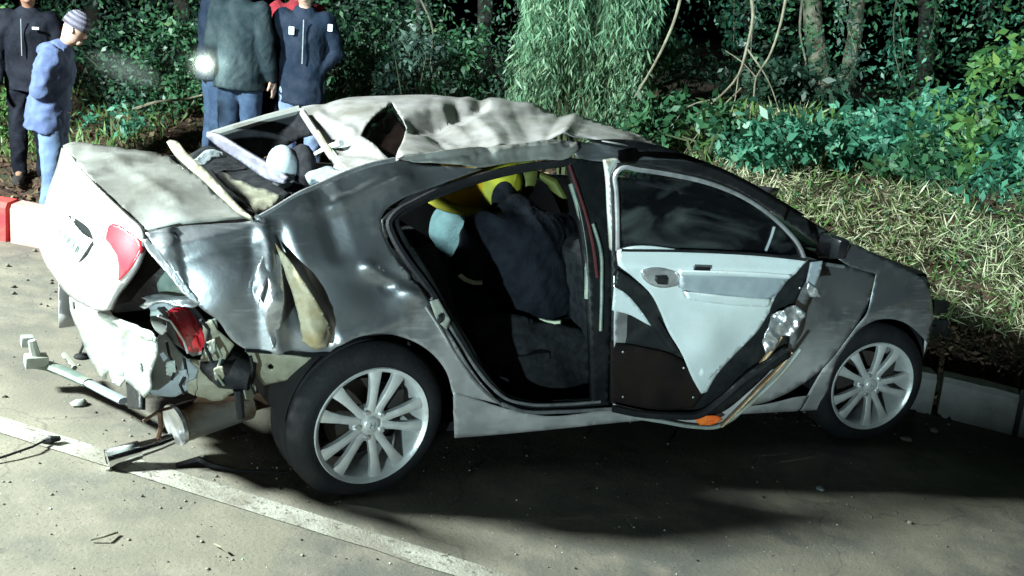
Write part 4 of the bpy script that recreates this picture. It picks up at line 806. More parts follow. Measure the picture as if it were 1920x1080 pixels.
def person(label, loc, rz, H, pose=None, top='jacket_black', legs='denim', sk='skin', group=None, hat=None, hood=None, bulk=1., hem=.80, in_car=None, name='person', wr=.012):
    t = empty('person', label, 'person', loc, group, rz)
    J = {k: np.array(v, float) for k, v in BASE.items()}
    for k, v in (pose or {}).items():
        if k != 'face': J[k] = np.array(v, float)
    sc = H/1.74; J = {k: v*sc for k, v in J.items()}; R = {k: v*sc for k, v in RAD.items()}
    names = list(J); idx = {k: i for i, k in enumerate(names)}; pts = [J[k] for k in names]; XD = J['shr']-J['shl']; rads = [(R[k]*.86, R[k]*1.05) if k[0] == 'h' and k[1].isdigit() else ((R[k]*1.05, R[k]*.72) if k in ('pel', 'bel', 'che') else R[k]*.84) for k in names]
    ed = [(idx[a], idx[b]) for a, b in EDG]
    for sd, wrk, elk in ((1, 'wrl', 'ell'), (-1, 'wrr', 'elr')):
        pk, fs = fingers(J[wrk]/sc, J[elk]/sc, sd); pts.append(pk*sc); rads.append((.03*sc, .018*sc)); pi = len(pts)-1; ed.append((idx[wrk], pi))
        for ch, rr in fs:
            prev = pi
            for p, r in zip(ch, rr): pts.append(p*sc); rads.append(r*sc); ed.append((prev, len(pts)-1)); prev = len(pts)-1
    body = skin('body', pts, ed, rads, sk, t, idx['pel'], X=XD, vox=.0075)
    # face: nose, brow, ears, eyes, mouth as one relief mesh
    h = J['h1']; f = J['h1']-J['h0']; upv = f/np.linalg.norm(f); fwd = np.array(pose.get('face', (0, 1, 0)) if pose else (0, 1, 0), float); fwd -= upv*(fwd @ upv); fwd /= np.linalg.norm(fwd); sdv = np.cross(fwd, upv)
    r0 = .092*sc
    MB().ell(h+fwd*r0*1.0-upv*.012*sc, (.012*sc, .02*sc, .024*sc), 10, 8).build('nose', sk, t)
    MB().ell(h+fwd*r0*.93-upv*.050*sc, (.024*sc, .010*sc, .007*sc), 10, 6).build('mouth', 'red_cloth', t)
    MB().ell(h+fwd*r0*.78-upv*.085*sc, (.030*sc, .030*sc, .024*sc), 12, 8).build('chin', sk, t)
    for s in (-1, 1):
        MB().ell(h+sdv*s*.078*sc-upv*.005*sc, (.012*sc, .016*sc, .03*sc), 8, 6).build('ear', sk, t)
        MB().ell(h+fwd*r0*.93+sdv*s*.030*sc+upv*.012*sc, (.012*sc, .008*sc, .006*sc), 8, 6).build('eye', 'hair', t)
        MB().ell(h+fwd*r0*.95+sdv*s*.030*sc+upv*.030*sc, (.018*sc, .008*sc, .005*sc), 8, 6).build('eyebrow', 'hair', t)
    # clothes
    def sub(ks, rr, m, nm, root, wrk=wr, ext=None):
        ks = list(ks); P = [J[k] for k in ks]; rd = [rr[k]*sc*bulk if not hasattr(rr[k], '__len__') else (rr[k][0]*sc*bulk, rr[k][1]*sc*bulk) for k in ks]
        e = [(ks.index(a), ks.index(b)) for a, b in EDG if a in ks and b in ks]
        return skin(nm, P, e, rd, m, t, ks.index(root), 2, wrk, X=XD)
    J['che2'] = J['che']
    tr = sub(['pel', 'hil', 'knl', 'anl', 'hir', 'knr', 'anr'], dict(pel=(.140, .098), hil=.086, knl=.068, anl=.058, hir=.092, knr=.068, anr=.058), legs, 'trousers', 'pel', .012)
    J['hemc'] = J['pel']+(J['pel']-J['bel'])/np.linalg.norm(J['pel']-J['bel'])*(.95-hem)*sc
    ks = ['hemc', 'pel', 'bel', 'che', 'nb', 'shl', 'ell', 'wrl', 'shr', 'elr', 'wrr']; rr = dict(hemc=(.182, .142), pel=(.176, .136), bel=(.155, .12), che=(.17, .125), nb=(.09, .075), shl=.074, ell=.058, wrl=.044, shr=.074, elr=.058, wrr=.044)
    P = [J[k] for k in ks]; e = [(0, 1)]+[(ks.index(a), ks.index(b)) for a, b in EDG if a in ks and b in ks]
    rd = [tuple(np.array(rr[k])*sc*bulk) if hasattr(rr[k], '__len__') else rr[k]*sc*bulk for k in ks]
    jk = skin('jacket', P, e, rd, top, t, 2, 2, wr, X=XD, open_ends=(0,))
    for a, b_ in (('anl', 'tol'), ('anr', 'tor')):
        MB().tube([J[a]+[0, -.05*sc, -.04*sc], (J[a]+J[b_])/2+[0, 0, -.015*sc], J[b_], J[b_]+[0, .05*sc, 0]], [.045*sc, .05*sc, .042*sc, .025*sc], 12, flat=.8).build('shoe', 'shoe', t)
    return t, J, sc, jk, upv, fwd, sdv
def foot(px, py_base, depth):
    """standing point under a picture column at a given camera depth"""
    p = atd(px, py_base, depth); return (p[0], p[1], ghn(p[0], p[1]))
def place(px, depth, py_top):
    """ground point and height so that the figure's top comes out at py_top"""
    p = atd(px, 200, depth); 
    for _ in range(6):
        g = ghn(p[0], p[1]) if p[1] > ky(p[0])+.1 else float(gz(p[0], p[1]))
        q = np.array([p[0], p[1], g+1.2]); u, v = prj(q); p = p+Q[:, 0]*(px-u)*depth/F_PX*np.array([1, 1, 0])
    g = ghn(p[0], p[1]) if p[1] > ky(p[0])+.1 else float(gz(p[0], p[1]))
    lo, hi = .5, 2.6
    for _ in range(40):
        m_ = (lo+hi)/2; u, v = prj([p[0], p[1], g+m_])
        if v > py_top: lo = m_
        else: hi = m_
    return (p[0], p[1], g), m_
R90 = -math.pi/2
# man in a blue hoodie and striped beanie, seen from his left side, looking to the right at the car
loc, h = place(96, 8.3, 25)
pz = dict(pel=(0, -.03, .95), bel=(0, -.01, 1.09), che=(0, .03, 1.27), nb=(0, .07, 1.42), nk=(0, .11, 1.48), h0=(0, .16, 1.54), h1=(0, .19, 1.60), h2=(0, .20, 1.66), face=(0, 1, -.35),
          shl=(-.17, .04, 1.38), ell=(-.23, -.06, 1.12), wrl=(-.10, .05, .99), shr=(.17, .05, 1.38), elr=(.22, -.04, 1.12), wrr=(.10, .05, .99))
t, J, sc, jk, u_, f_, s_ = person('man in a blue hoodie, pale jeans and striped beanie looking at the car', loc, R90+.12, h*1.02, pz, 'hoodie_blue', 'denim_light', 'skin_pale', 'people looking on by the trees', bulk=1.24, hem=.76, wr=.02)
hc = J['h1']+u_*.028*sc-f_*.004
rings = []
for k in range(9):
    a0_ = math.pi/2*(k/9)*1.0; a1_ = math.pi/2*((k+1)/9)
    def pt(a): return (.103*math.cos(a)**.8 if math.cos(a) > 0 else 0, .135*math.sin(a))
    m = MB(); nn = 20; V = []
    Rm = np.array([s_, f_, u_]).T
    for i in range(nn):
        for a in (a0_, (a0_+a1_)/2, a1_):
            r, z = pt(a); r += .003 if a not in (a0_, a1_) else 0
            V.append(hc+Rm @ np.array([r*math.cos(2*math.pi*i/nn)*.92, r*math.sin(2*math.pi*i/nn)*1.05, z-.01])*sc)
    m.add(V, [(i*3+j, ((i+1) % nn)*3+j, ((i+1) % nn)*3+j+1, i*3+j+1) for i in range(nn) for j in range(2)])
    rings.append((m, k))
bn = rings[0][0].build('beanie', 'knit_grey', t)
for m, k in rings[1:]: m.build('beanie_stripe', 'knit_light' if k % 2 else 'knit_grey', bn)
# hood lying on the shoulders
MB().tube([J['nb']+np.array(p)*sc for p in ((-.07, .05, .0), (-.09, -.02, .01), (-.06, -.08, .01), (0, -.11, -.01), (.06, -.08, .01), (.09, -.02, .01), (.07, .05, .0))], [.035, .05, .062, .07, .062, .05, .035], 12, flat=.8).build('hood', 'hoodie_blue', t)
# dark-clothed man with a pale cap at the far left
loc, h = place(54, 9.3, -45)
t, J, sc, jk, u_, f_, s_ = person('man in a black jacket with white chest mark, leftmost person in the picture', loc, R90-1.2, h, dict(elr=(.26, 0, 1.10), wrr=(.25, .12, .88), ell=(-.26, 0, 1.10), wrl=(-.25, .10, .88)), 'jacket_black', 'jacket_black', 'skin', 'people looking on by the trees', bulk=1.15)
MB().box(J['che']+np.array([-.06, .165, .06])*sc, (.05, .012, .02)).build('chest_mark', 'badge', t)
MB().ell(J['h1']+u_*.03*sc, (.10*sc, .11*sc, .09*sc), 14, 10).build('cap', 'knit_grey', t)
MB().box(J['che']+np.array([.05, .168, -.02])*sc, (.006, .008, .3*sc)).build('zip', 'trim_grey', t)
# man holding the torch
loc, h = place(404, 9.9, -75)
t, J, sc, jk, u_, f_, s_ = person('man in a dark navy jacket holding a lit torch at his side', loc, R90+.5, h, dict(wrr=(.12, .26, 1.02), elr=(.24, .03, 1.14)), 'jacket_navy', 'denim', 'skin', 'people looking on by the trees', bulk=1.12)
MB().ell(J['h1']+u_*.02*sc-f_*.01, (.095*sc, .105*sc, .10*sc), 14, 10).build('hair', 'hair', t)
# man in a grey-teal jacket and jeans
loc, h = place(450, 9.5, -75)
t, J, sc, jk, u_, f_, s_ = person('man in a grey quilted jacket and blue jeans, seen from behind beside the torch', loc, R90+1.3, h, dict(wrl=(-.2, .10, .93), wrr=(.24, .06, .9)), 'jacket_grey', 'denim', 'skin_pale', 'people looking on by the trees', bulk=1.12)
MB().ell(J['h1']+u_*.02*sc-f_*.01, (.095*sc, .105*sc, .10*sc), 14, 10).build('hair', 'hair', t)
for k in range(5): MB().tube([J['che']+np.array([x, .17 if abs(x) < .1 else .14, -.22+.09*k])*sc for x in (-.12, -.05, .05, .12)], .008, 5).build('quilt_ridge', 'jacket_grey', t)
loc, h = place(482, 10.4, -80)
t, J, sc, jk, u_, f_, s_ = person('man in black clothes standing half hidden behind the man in the grey jacket', loc, R90-.8, h, None, 'jacket_black', 'jacket_black', 'skin', 'people looking on by the trees', bulk=1.1)
MB().ell(J['h1']+u_*.02*sc-f_*.01, (.095*sc, .105*sc, .10*sc), 14, 10).build('hair', 'hair', t)
# red-clothed person behind, then the man in the dark jacket with white patches
loc, h = place(556, 10.3, -58)
t, J, sc, jk, u_, f_, s_ = person('person in a red top, the only one wearing red, behind the others', loc, math.pi, h, dict(ell=(-.27, .0, 1.2), wrl=(-.12, .18, 1.28), elr=(.27, .0, 1.2), wrr=(.12, .18, 1.28)), 'red_cloth', 'jacket_black', 'skin_pale', 'people looking on by the trees', bulk=1.12)
MB().ell(J['h1']+u_*.02*sc-f_*.01, (.095*sc, .105*sc, .10*sc), 14, 10).build('hair', 'hair', t)
loc, h = place(569, 9.6, -50)
t, J, sc, jk, u_, f_, s_ = person('man in a dark jacket with two white patches and pale jeans', loc, math.pi+.15, h, dict(elr=(.27, -.04, 1.14), wrr=(.13, .04, .99), ell=(-.27, -.04, 1.14), wrl=(-.13, .04, .99)), 'jacket_navy', 'denim_mid', 'skin_pale', 'people looking on by the trees', bulk=1.08, hem=.72)
MB().ell(J['h1']+u_*.02*sc-f_*.01, (.095*sc, .105*sc, .10*sc), 14, 10).build('hair', 'hair', t)
MB().box(J['che']+np.array([.09, .158, .03])*sc, (.045, .012, .065), bev=.004).build('jacket_patch', 'badge', t)
MB().box(J['shl']+np.array([-.035, .075, -.05])*sc, (.04, .012, .06), bev=.004).build('jacket_patch', 'badge', t)
MB().box(J['che']+np.array([0, .162, -.05])*sc, (.008, .012, .34*sc)).build('zip', 'trim_grey', t)
# torch
tp_ = atd(383, 120, 9.25)
tc_ = empty('torch', 'bright lit torch held by the man in the navy jacket', 'torch', tuple(tp_))
tc_.rotation_euler = (Vector(CAM)-Vector(tp_)).to_track_quat('Z', 'Y').to_euler()
mat('torch_light', (1, 1, 1), .5, emit=(.92, 1., .82, 60))
MB().tube([(0, 0, -.16), (0, 0, -.04), (0, 0, 0)], [.016, .02, .07], 16).build('torch_body', 'black_plastic', tc_)
MB().ell((0, 0, .004), (.055, .055, .014), 20, 8).build('torch_lens', 'torch_light', tc_)
l = bpy.data.lights.new('torch_glow', 'POINT'); l.energy = 14; l.color = (.9, 1, .85); l.shadow_soft_size = .03
lo_ = bpy.data.objects.new('torch_glow', l); COL.objects.link(lo_); lo_.parent = tc_; lo_.location = (0, 0, .07)
# small cloud of lit breath/mist the beam catches, beside the beanie man
bm_ = bpy.data.materials.new('breath_mist'); bm_.use_nodes = True; t_ = bm_.node_tree; t_.nodes.remove(t_.nodes['Principled BSDF'])
pv = t_.nodes.new('ShaderNodeVolumePrincipled'); pv.inputs['Color'].default_value = (.85, .95, .92, 1)
tcn = t_.nodes.new('ShaderNodeTexCoord'); nn_ = t_.nodes.new('ShaderNodeTexNoise'); nn_.inputs['Scale'].default_value = 3; lk(t_, tcn.outputs['Object'], nn_.inputs['Vector'])
gr = t_.nodes.new('ShaderNodeVectorMath'); gr.operation = 'LENGTH'; lk(t_, tcn.outputs['Object'], gr.inputs[0])
mr_ = t_.nodes.new('ShaderNodeMapRange'); mr_.inputs[1].default_value = 1; mr_.inputs[2].default_value = .1; mr_.inputs[3].default_value = 0; mr_.inputs[4].default_value = 1.1; lk(t_, gr.outputs['Value'], mr_.inputs[0])
mm = t_.nodes.new('ShaderNodeMath'); mm.operation = 'MULTIPLY'; lk(t_, mr_.outputs[0], mm.inputs[0]); lk(t_, nn_.outputs['Fac'], mm.inputs[1]); lk(t_, mm.outputs[0], pv.inputs['Density'])
lk(t_, pv.outputs[0], t_.nodes['Material Output'].inputs['Volume']); MATS['breath_mist'] = bm_
ms = MB().ell((0, 0, 0), (1, 1, 1), 20, 12).build('breath_mist', 'breath_mist'); ms.scale = (.36, .2, .13); ms.rotation_euler = (0, .3, 0); ms.location = tuple(atd(235, 130, 9.0)); tag(ms, kind='stuff')
tm_ = bm_.copy(); MATS['torch_halo'] = tm_
for nd in tm_.node_tree.nodes:
    if nd.type == 'MATH' and nd.operation == 'MULTIPLY': nd.operation = 'POWER'; [tm_.node_tree.links.remove(l_) for l_ in list(nd.inputs[1].links)]; nd.inputs[1].default_value = 2.5
    if nd.type == 'MAP_RANGE': nd.inputs[4].default_value = 1.25
ms = MB().ell((0, 0, 0), (1, 1, 1), 20, 12).build('torch_halo', 'torch_halo'); ms.scale = (.19, .19, .19); ms.location = tuple(tp_); tag(ms, kind='stuff')  # volume added round the torch to stand for its lens halo
# ---- rescuers leaning into the car: joints in car axes
def rescuer(label, pose, top, group, sk='skin', legs='bunker_coat', bulk=1.0):
    t, J, sc, jk, u, f, s = person(label, (0, 0, 0), 0, 1.74, pose, top, legs, sk, group, bulk=bulk, wr=.014)
    t.matrix_world = Matrix(MCAR.tolist()); return t, J, sc, u, f, s
def helmet(t, J, sc, u, f, s, m, brim='helmet_olive'):
    Rm = np.array([s, f, u]).T; c = J['h1']+u*.03*sc
    h_ = MB().ell(c, (.125*sc, .15*sc, .125*sc), 24, 14, Rm, fn=lambda v: 1+.04*max(0, 1-abs(v[0])*6)).build('helmet', m, t)
    V = []; n = 28
    for i in range(n):
        a = 2*math.pi*i/n
        for rr, z in ((1.0, .0), (1.35+.25*max(0, -math.sin(a)), -.02)): V.append(c+Rm @ np.array([.122*rr*math.cos(a), .146*rr*math.sin(a), z-.015])*sc)
    b_ = mk('helmet_brim', V, [(2*i, 2*i+1, (2*i+3) % (2*n), (2*i+2) % (2*n)) for i in range(n)], brim, h_); md = b_.modifiers.new('t', 'SOLIDIFY'); md.thickness = .008
    return h_
def cj(px, py, y): return cpt(px, py, 'y', y)
pb = dict(pel=cj(1005, 600, -.30), bel=cj(1000, 540, -.34), che=cj(985, 455, -.34), nb=cj(965, 400, -.22), nk=cj(950, 378, -.14), h0=cj(940, 366, -.08), h1=cj(930, 356, -.02), h2=cj(922, 345, .03), face=(-.3, 1, -.5),
          shl=cj(905, 430, -.28), ell=cj(872, 495, -.30), wrl=cj(905, 535, -.20), shr=cj(1050, 432, -.28), elr=cj(1078, 520, -.30), wrr=cj(1050, 560, -.10),
          hil=cj(970, 610, -.30), knl=cj(925, 660, -.05), anl=cj(960, 725, -.30), tol=cj(930, 735, -.15), hir=cj(1045, 610, -.30), knr=cj(1075, 670, -.05), anr=cj(1070, 728, -.30), tor=cj(1060, 738, -.15))
t, J, sc, u, f, s = rescuer('firefighter in a black coat with pale reflective bands crouching inside the car', pb, 'bunker_coat', 'rescuers inside the car', 'bunker_coat', bulk=1.15)
helmet(t, J, sc, u, f, s, 'helmet_yellow')
for P in ([(862, 516), (872, 524), (888, 530), (904, 530)], [(1010, 598), (1024, 602), (1040, 604), (1052, 603)]):
    P = [cpt(a_, b_, 'y', -.45-.02*k) for k, (a_, b_) in enumerate(P)]
    MB().tube(P, .016, 8, flat=.5).build('reflective_band', 'reflective', t)
MB().tube([cpt(1002, 322, 'y', .0), cpt(1035, 340, 'y', -.02), cpt(1052, 370, 'y', -.04), cpt(1060, 400, 'y', -.06)], [.02, .045, .05, .03], 12, flat=.6).build('helmet_neck_flap', 'helmet_olive', t)
pc = dict(pel=cj(880, 560, .25), bel=cj(872, 510, .24), che=cj(868, 440, .2), nb=cj(868, 400, .16), nk=cj(870, 385, .13), h0=cj(872, 372, .10), h1=cj(874, 358, .08), h2=cj(874, 344, .06), face=(.7, -.2, -.6),
          shl=cj(840, 415, .30), ell=cj(842, 480, .30), wrl=cj(875, 505, .12), shr=cj(905, 412, .05), elr=cj(945, 440, -.05), wrr=cj(985, 470, .0),
          hil=cj(865, 570, .28), knl=cj(900, 640, .1), anl=cj(890, 700, .3), tol=cj(905, 710, .2), hir=cj(900, 570, .22), knr=cj(940, 640, .1), anr=cj(930, 700, .3), tor=cj(940, 710, .2))
t, J, sc, u, f, s = rescuer('rescuer in a teal shirt and amber helmet on the far side of the rear seat', pc, 'teal_shirt', 'rescuers inside the car', 'skin_pale', bulk=1.08)
helmet(t, J, sc, u, f, s, 'helmet_amber', 'helmet_yellow')
# ================================================================== PLANTS
def leafmat(name, c1, c2, c3=None, trans=.25, rough=.45):
    m = bpy.data.materials.new(name); m.use_nodes = True; t = m.node_tree; b = t.nodes['Principled BSDF']; b.inputs['Roughness'].default_value = rough
    g = t.nodes.new('ShaderNodeNewGeometry'); r = t.nodes.new('ShaderNodeValToRGB'); lk(t, g.outputs['Random Per Island'], r.inputs[0])
    e = r.color_ramp.elements; e[0].color = (*c1, 1); e[1].color = (*c2, 1)
    if c3: x = e.new(.93); x.color = (*c2, 1); e[-1].color = (*c3, 1)
    tr = t.nodes.new('ShaderNodeBsdfTranslucent'); mx = t.nodes.new('ShaderNodeMixShader'); mx.inputs[0].default_value = trans
    lk(t, r.outputs[0], b.inputs['Base Color']); lk(t, r.outputs[0], tr.inputs[0])
    lk(t, b.outputs[0], mx.inputs[1]); lk(t, tr.outputs[0], mx.inputs[2]); lk(t, mx.outputs[0], t.nodes['Material Output'].inputs[0]); MATS[name] = m
leafmat('leaf_green', (.02, .08, .04), (.07, .19, .085), (.13, .19, .07))
leafmat('leaf_teal', (.035, .14, .09), (.09, .30, .19), (.18, .36, .22))
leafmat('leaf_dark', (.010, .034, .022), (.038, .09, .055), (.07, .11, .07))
leafmat('leaf_bamboo', (.08, .19, .11), (.21, .36, .21), (.30, .40, .24))
leafmat('leaf_bright', (.05, .15, .05), (.13, .26, .07), (.22, .28, .07))
leafmat('leaf_grey', (.05, .10, .08), (.13, .2, .16), (.2, .24, .19))
leafmat('straw', (.30, .34, .17), (.56, .58, .38), (.76, .75, .58), .15, .6)
leafmat('grass_blade', (.06, .15, .04), (.16, .27, .08), (.3, .33, .13), .2)
leafmat('litter', (.05, .028, .016), (.16, .10, .055), (.28, .22, .13), .05, .8)
mat('bark', (.075, .07, .05), .9, 0, (.16, .15, .11), 7, .9, 26, (.4, .62), col3=(.05, .10, .05), n3=4, mix3=(.5, .62), bdist=.03); mat('bark_pale', (.26, .24, .17), .85, 0, (.16, .14, .10), 9, .6, 40, bdist=.01)
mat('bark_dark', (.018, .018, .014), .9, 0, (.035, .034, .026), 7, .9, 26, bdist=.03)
mat('stem_green', (.07, .09, .04), .7)
def unit(n): v = rng.normal(size=(n, 3)); return v/np.linalg.norm(v, axis=1)[:, None]
def leaves(name, P, m, parent, L=(.05, .09), Wr=.42, dirs=None, spread=1., droop=.3, kind=None):
    """folded leaf blades at the points P"""
    n = len(P); d = unit(n)*spread
    if dirs is not None: d += dirs
    d[:, 2] -= droop; d /= np.linalg.norm(d, axis=1)[:, None]+1e-9
    w = np.cross(d, unit(n)); w /= np.linalg.norm(w, axis=1)[:, None]+1e-9; nr = np.cross(d, w)
    l = (L[0]+(L[1]-L[0])*rng.random(n)**1.8)[:, None]; ww = l*Wr*.5
    a = P; c = P+d*l; b = P+d*l*.42+w*ww+nr*ww*.35; e = P+d*l*.42-w*ww+nr*ww*.35
    V = np.stack([a, b, c, e], 1).reshape(-1, 3); Fq = np.arange(4*n).reshape(n, 4)
    o = mk(name, V, Fq, m, parent, False)
    if kind: o['kind'] = kind
    return o
def clumps(c, r, n_cl, n_per, rc, hollow=.55):
    """clumped points in an ellipsoid: c centre, r radii"""
    u = unit(n_cl)*(hollow+(1-hollow)*rng.random(n_cl)[:, None]**.6); C = np.array(c)+u*np.array(r)
    P = np.repeat(C, n_per, 0)+rng.normal(size=(n_cl*n_per, 3))*np.repeat(rc*rng.uniform(.5, 1.2, n_cl), n_per)[:, None]
    return C, P
def gpt(px, depth, dz=0.):
    """ground point under picture column px at a camera depth"""
    p = atd(px, 250, depth)
    for _ in range(6):
        g = ghn(p[0], p[1]); u, v = prj([p[0], p[1], g+dz]); p = p+Q[:, 0]*(px-u)*depth/F_PX
        p[2] = 0
    return np.array([p[0], p[1], ghn(p[0], p[1])])
def bush(name, label, cat, px, depth, py_top, wpx, m, ncl=40, nper=40, L=(.05, .09), Wr=.45, group=None, droop=.3, rc=.10, stems=6, dz=.3, low=.0):
    g = gpt(px, depth, dz); hi = 0.3
    for h in np.arange(.1, 6, .04):
        if prj(g+[0, 0, h])[1] < py_top: hi = h; break
    else: hi = 5.5
    rx = wpx/2*depth/F_PX; t = empty(name, label, cat, tuple(g), group)
    C, P = clumps((0, 0, hi*(.48+low)), (rx*1.25, max(rx*.9, .3), hi*(.50-low)), ncl, nper, rc, .15); kk = np.array([noise.noise(Vector((p[0]*2.3+px, p[1]*2.3, p[2]*2.3))) for p in P]) > -.16; P = P[kk]; P = P[P[:, 2] > .02]
    leaves('foliage', P, m, t, L, Wr, droop=droop)
    sb = MB()
    for k in range(stems):
        e = C[rng.integers(len(C))]; sb.tube([np.array([rng.normal()*.05, rng.normal()*.05, -.05]), e*.5+[0, 0, .06], e], [.018, .012, .005], 5)
    sb.build('stems', 'stem_green', t)
    return t, hi
# hanging bamboo-like shrub
g = gpt(1085, 10.4, .8); bt = empty('bamboo', 'tall pale green bamboo with narrow drooping leaves behind the car roof', 'bamboo', tuple(g))
Pp = []; Dd = []; sb = MB()
for k in range(170):
    x = rng.uniform(-.50, .50); y = rng.uniform(-.45, .45); top = rng.uniform(1.2, 3.6); x0 = x*.25; y0 = y*.25
    out = np.array([x-x0, y-y0, 0]); pts_ = [np.array([x0, y0, 0]), np.array([x0, y0, 0])+out*.5+[0, 0, top*.7], np.array([x, y, top]), np.array([x*1.15, y*1.2-.1, top*.8]), np.array([x*1.22+rng.normal()*.03, y*1.3-.15, top*.45])]
    if k < 26: sb.tube(pts_, [.014, .011, .007, .004, .002], 5)
    q_ = catmull(np.array(pts_)[1:], .03, False, 170); q_ = q_[len(q_)//4:]
    for p in q_: 
        if p[2] > .15:
            for j in range(3): Pp.append(p+rng.normal(size=3)*.035); Dd.append((rng.normal()*.3, rng.normal()*.3, -1.0))
leaves('foliage', np.array(Pp), 'leaf_bamboo', bt, (.07, .14), .15, np.array(Dd), .75, .2); sb.build('canes', 'stem_green', bt)
# low bushes along the top of the bank on the right
LB = [(1225, 9.4, 175, 150, 'leaf_green', 'dark green bush just right of the bamboo, above the windscreen'),
      (1335, 9.0, 215, 150, 'leaf_green', 'sparse green bush with thin twigs above the open door'),
      (1455, 8.55, 232, 150, 'leaf_teal', 'low teal green bush above the front door window'),
      (1555, 8.45, 250, 130, 'leaf_teal', 'low teal green bush left of the mossy trunk foot'),
      (1650, 8.6, 205, 180, 'leaf_teal', 'dense blue-green bush at the foot of the two mossy trunks'),
      (1715, 8.35, 262, 130, 'leaf_green', 'low dark bush between the trunks and the tall shrub'),
      (1790, 8.4, 165, 150, 'leaf_teal', 'upright teal shrub left of the tallest shrub'),
      (1862, 8.2, 60, 190, 'leaf_bright', 'tall yellow-green shrub near the right edge'),
      (1935, 8.0, 200, 170, 'leaf_teal', 'blue-green shrub cut by the right edge'),
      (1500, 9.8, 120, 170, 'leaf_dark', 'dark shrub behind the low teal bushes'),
      (1180, 10.9, 60, 170, 'leaf_green', 'tall loose green shrub behind the bamboo')]
for px, dp, pt_, wd, m_, lb in LB:
    bush('shrub', lb, 'shrub', px, dp, pt_, wd, m_, ncl=44, nper=40, L=(.045, .15), group='shrubs along the top of the bank', rc=.085)
# shrubs and saplings on the left and middle
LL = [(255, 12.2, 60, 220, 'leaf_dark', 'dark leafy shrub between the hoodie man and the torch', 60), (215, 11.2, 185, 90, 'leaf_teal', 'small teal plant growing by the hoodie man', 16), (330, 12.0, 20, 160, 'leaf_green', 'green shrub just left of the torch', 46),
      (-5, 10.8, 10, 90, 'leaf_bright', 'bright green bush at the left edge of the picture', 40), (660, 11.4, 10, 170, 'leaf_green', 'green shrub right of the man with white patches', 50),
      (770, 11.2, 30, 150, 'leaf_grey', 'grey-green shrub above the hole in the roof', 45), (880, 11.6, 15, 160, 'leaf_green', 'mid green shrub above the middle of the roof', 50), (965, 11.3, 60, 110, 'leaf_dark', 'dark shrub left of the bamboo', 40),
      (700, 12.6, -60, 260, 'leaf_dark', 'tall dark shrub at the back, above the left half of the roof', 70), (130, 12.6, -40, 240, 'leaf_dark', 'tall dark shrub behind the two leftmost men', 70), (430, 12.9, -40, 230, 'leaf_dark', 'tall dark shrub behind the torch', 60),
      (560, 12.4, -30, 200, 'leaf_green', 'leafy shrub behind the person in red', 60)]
for px, dp, pt_, wd, m_, lb, nc in LL:
    bush('shrub', lb, 'shrub', px, dp, pt_, wd, m_, ncl=nc, nper=44, L=(.05, .11), group='shrubs at the edge of the wood', rc=.11)
# trees
def tree(label, px, depth, r, H=7.5, lean=(0, 0), bark='bark', crown='leaf_dark', nleaf=50, group='tree trunks in the dark wood'):
    g = gpt(px, depth, 1.2); t = empty('tree', label, 'tree', tuple(g), group); n = 16
    P = [np.array([lean[0]*i/n*H+.05*math.sin(i*1.3+px), lean[1]*i/n*H+.05*math.cos(i*1.7+px), H*i/n-.1]) for i in range(n+1)]
    m = MB().tube(P, [r*(1.35 if i == 0 else 1)*(1-.55*i/n)*(1+.08*math.sin(i*2.1)) for i in range(n+1)], 14)
    m.V = [tuple(np.array(v)*1.0+np.array([1, 1, 0])*r*.22*noise.noise(Vector(v)*7)) for v in m.V]; tk = m.build('trunk', bark, t)
    for k in range(7):
        b0 = P[9+k % 7]; a = rng.uniform(0, 6.28); Lb = rng.uniform(.9, 1.8); e = b0+np.array([math.cos(a)*Lb, math.sin(a)*Lb, Lb*.6])
        MB().tube([b0, (b0+e)/2+[0, 0, .1], e], [r*.35, r*.22, .01], 7).build('limb', bark, t)
    C, Pl = clumps(P[-3]+np.array([0, 0, .3]), (1.7, 1.7, 1.9), nleaf, 60, .28); leaves('crown', Pl, crown, t, (.08, .15), .5)
    return t
TR = [('thick mossy trunk left of the pair on the right', 1572, 10.8, .10), ('slimmer mossy trunk right of the pair on the right', 1638, 10.4, .075), ('dark thin trunk above the open door window', 1440, 12.5, .06), ('dark trunk at the far right behind the tall shrub', 1770, 12.6, .12),
      ('dark trunk near the right edge of the wood', 1885, 13.5, .10), ('dark trunk behind the bamboo', 1130, 13.2, .11), ('dark trunk above the crushed roof', 925, 13.2, .10), ('slim trunk above the roof hole', 790, 12.0, .035),
      ('dark trunk behind the torch', 345, 13.8, .11), ('dark trunk behind the man in the blue hoodie', 180, 14.2, .12)]
for l_, px, dp, r in TR: tree(l_, px, dp, r, lean=((-.15 if px > 1400 else -.06)+rng.uniform(-.02, .02), 0), bark='bark' if 'mossy' in l_ else 'bark_dark')
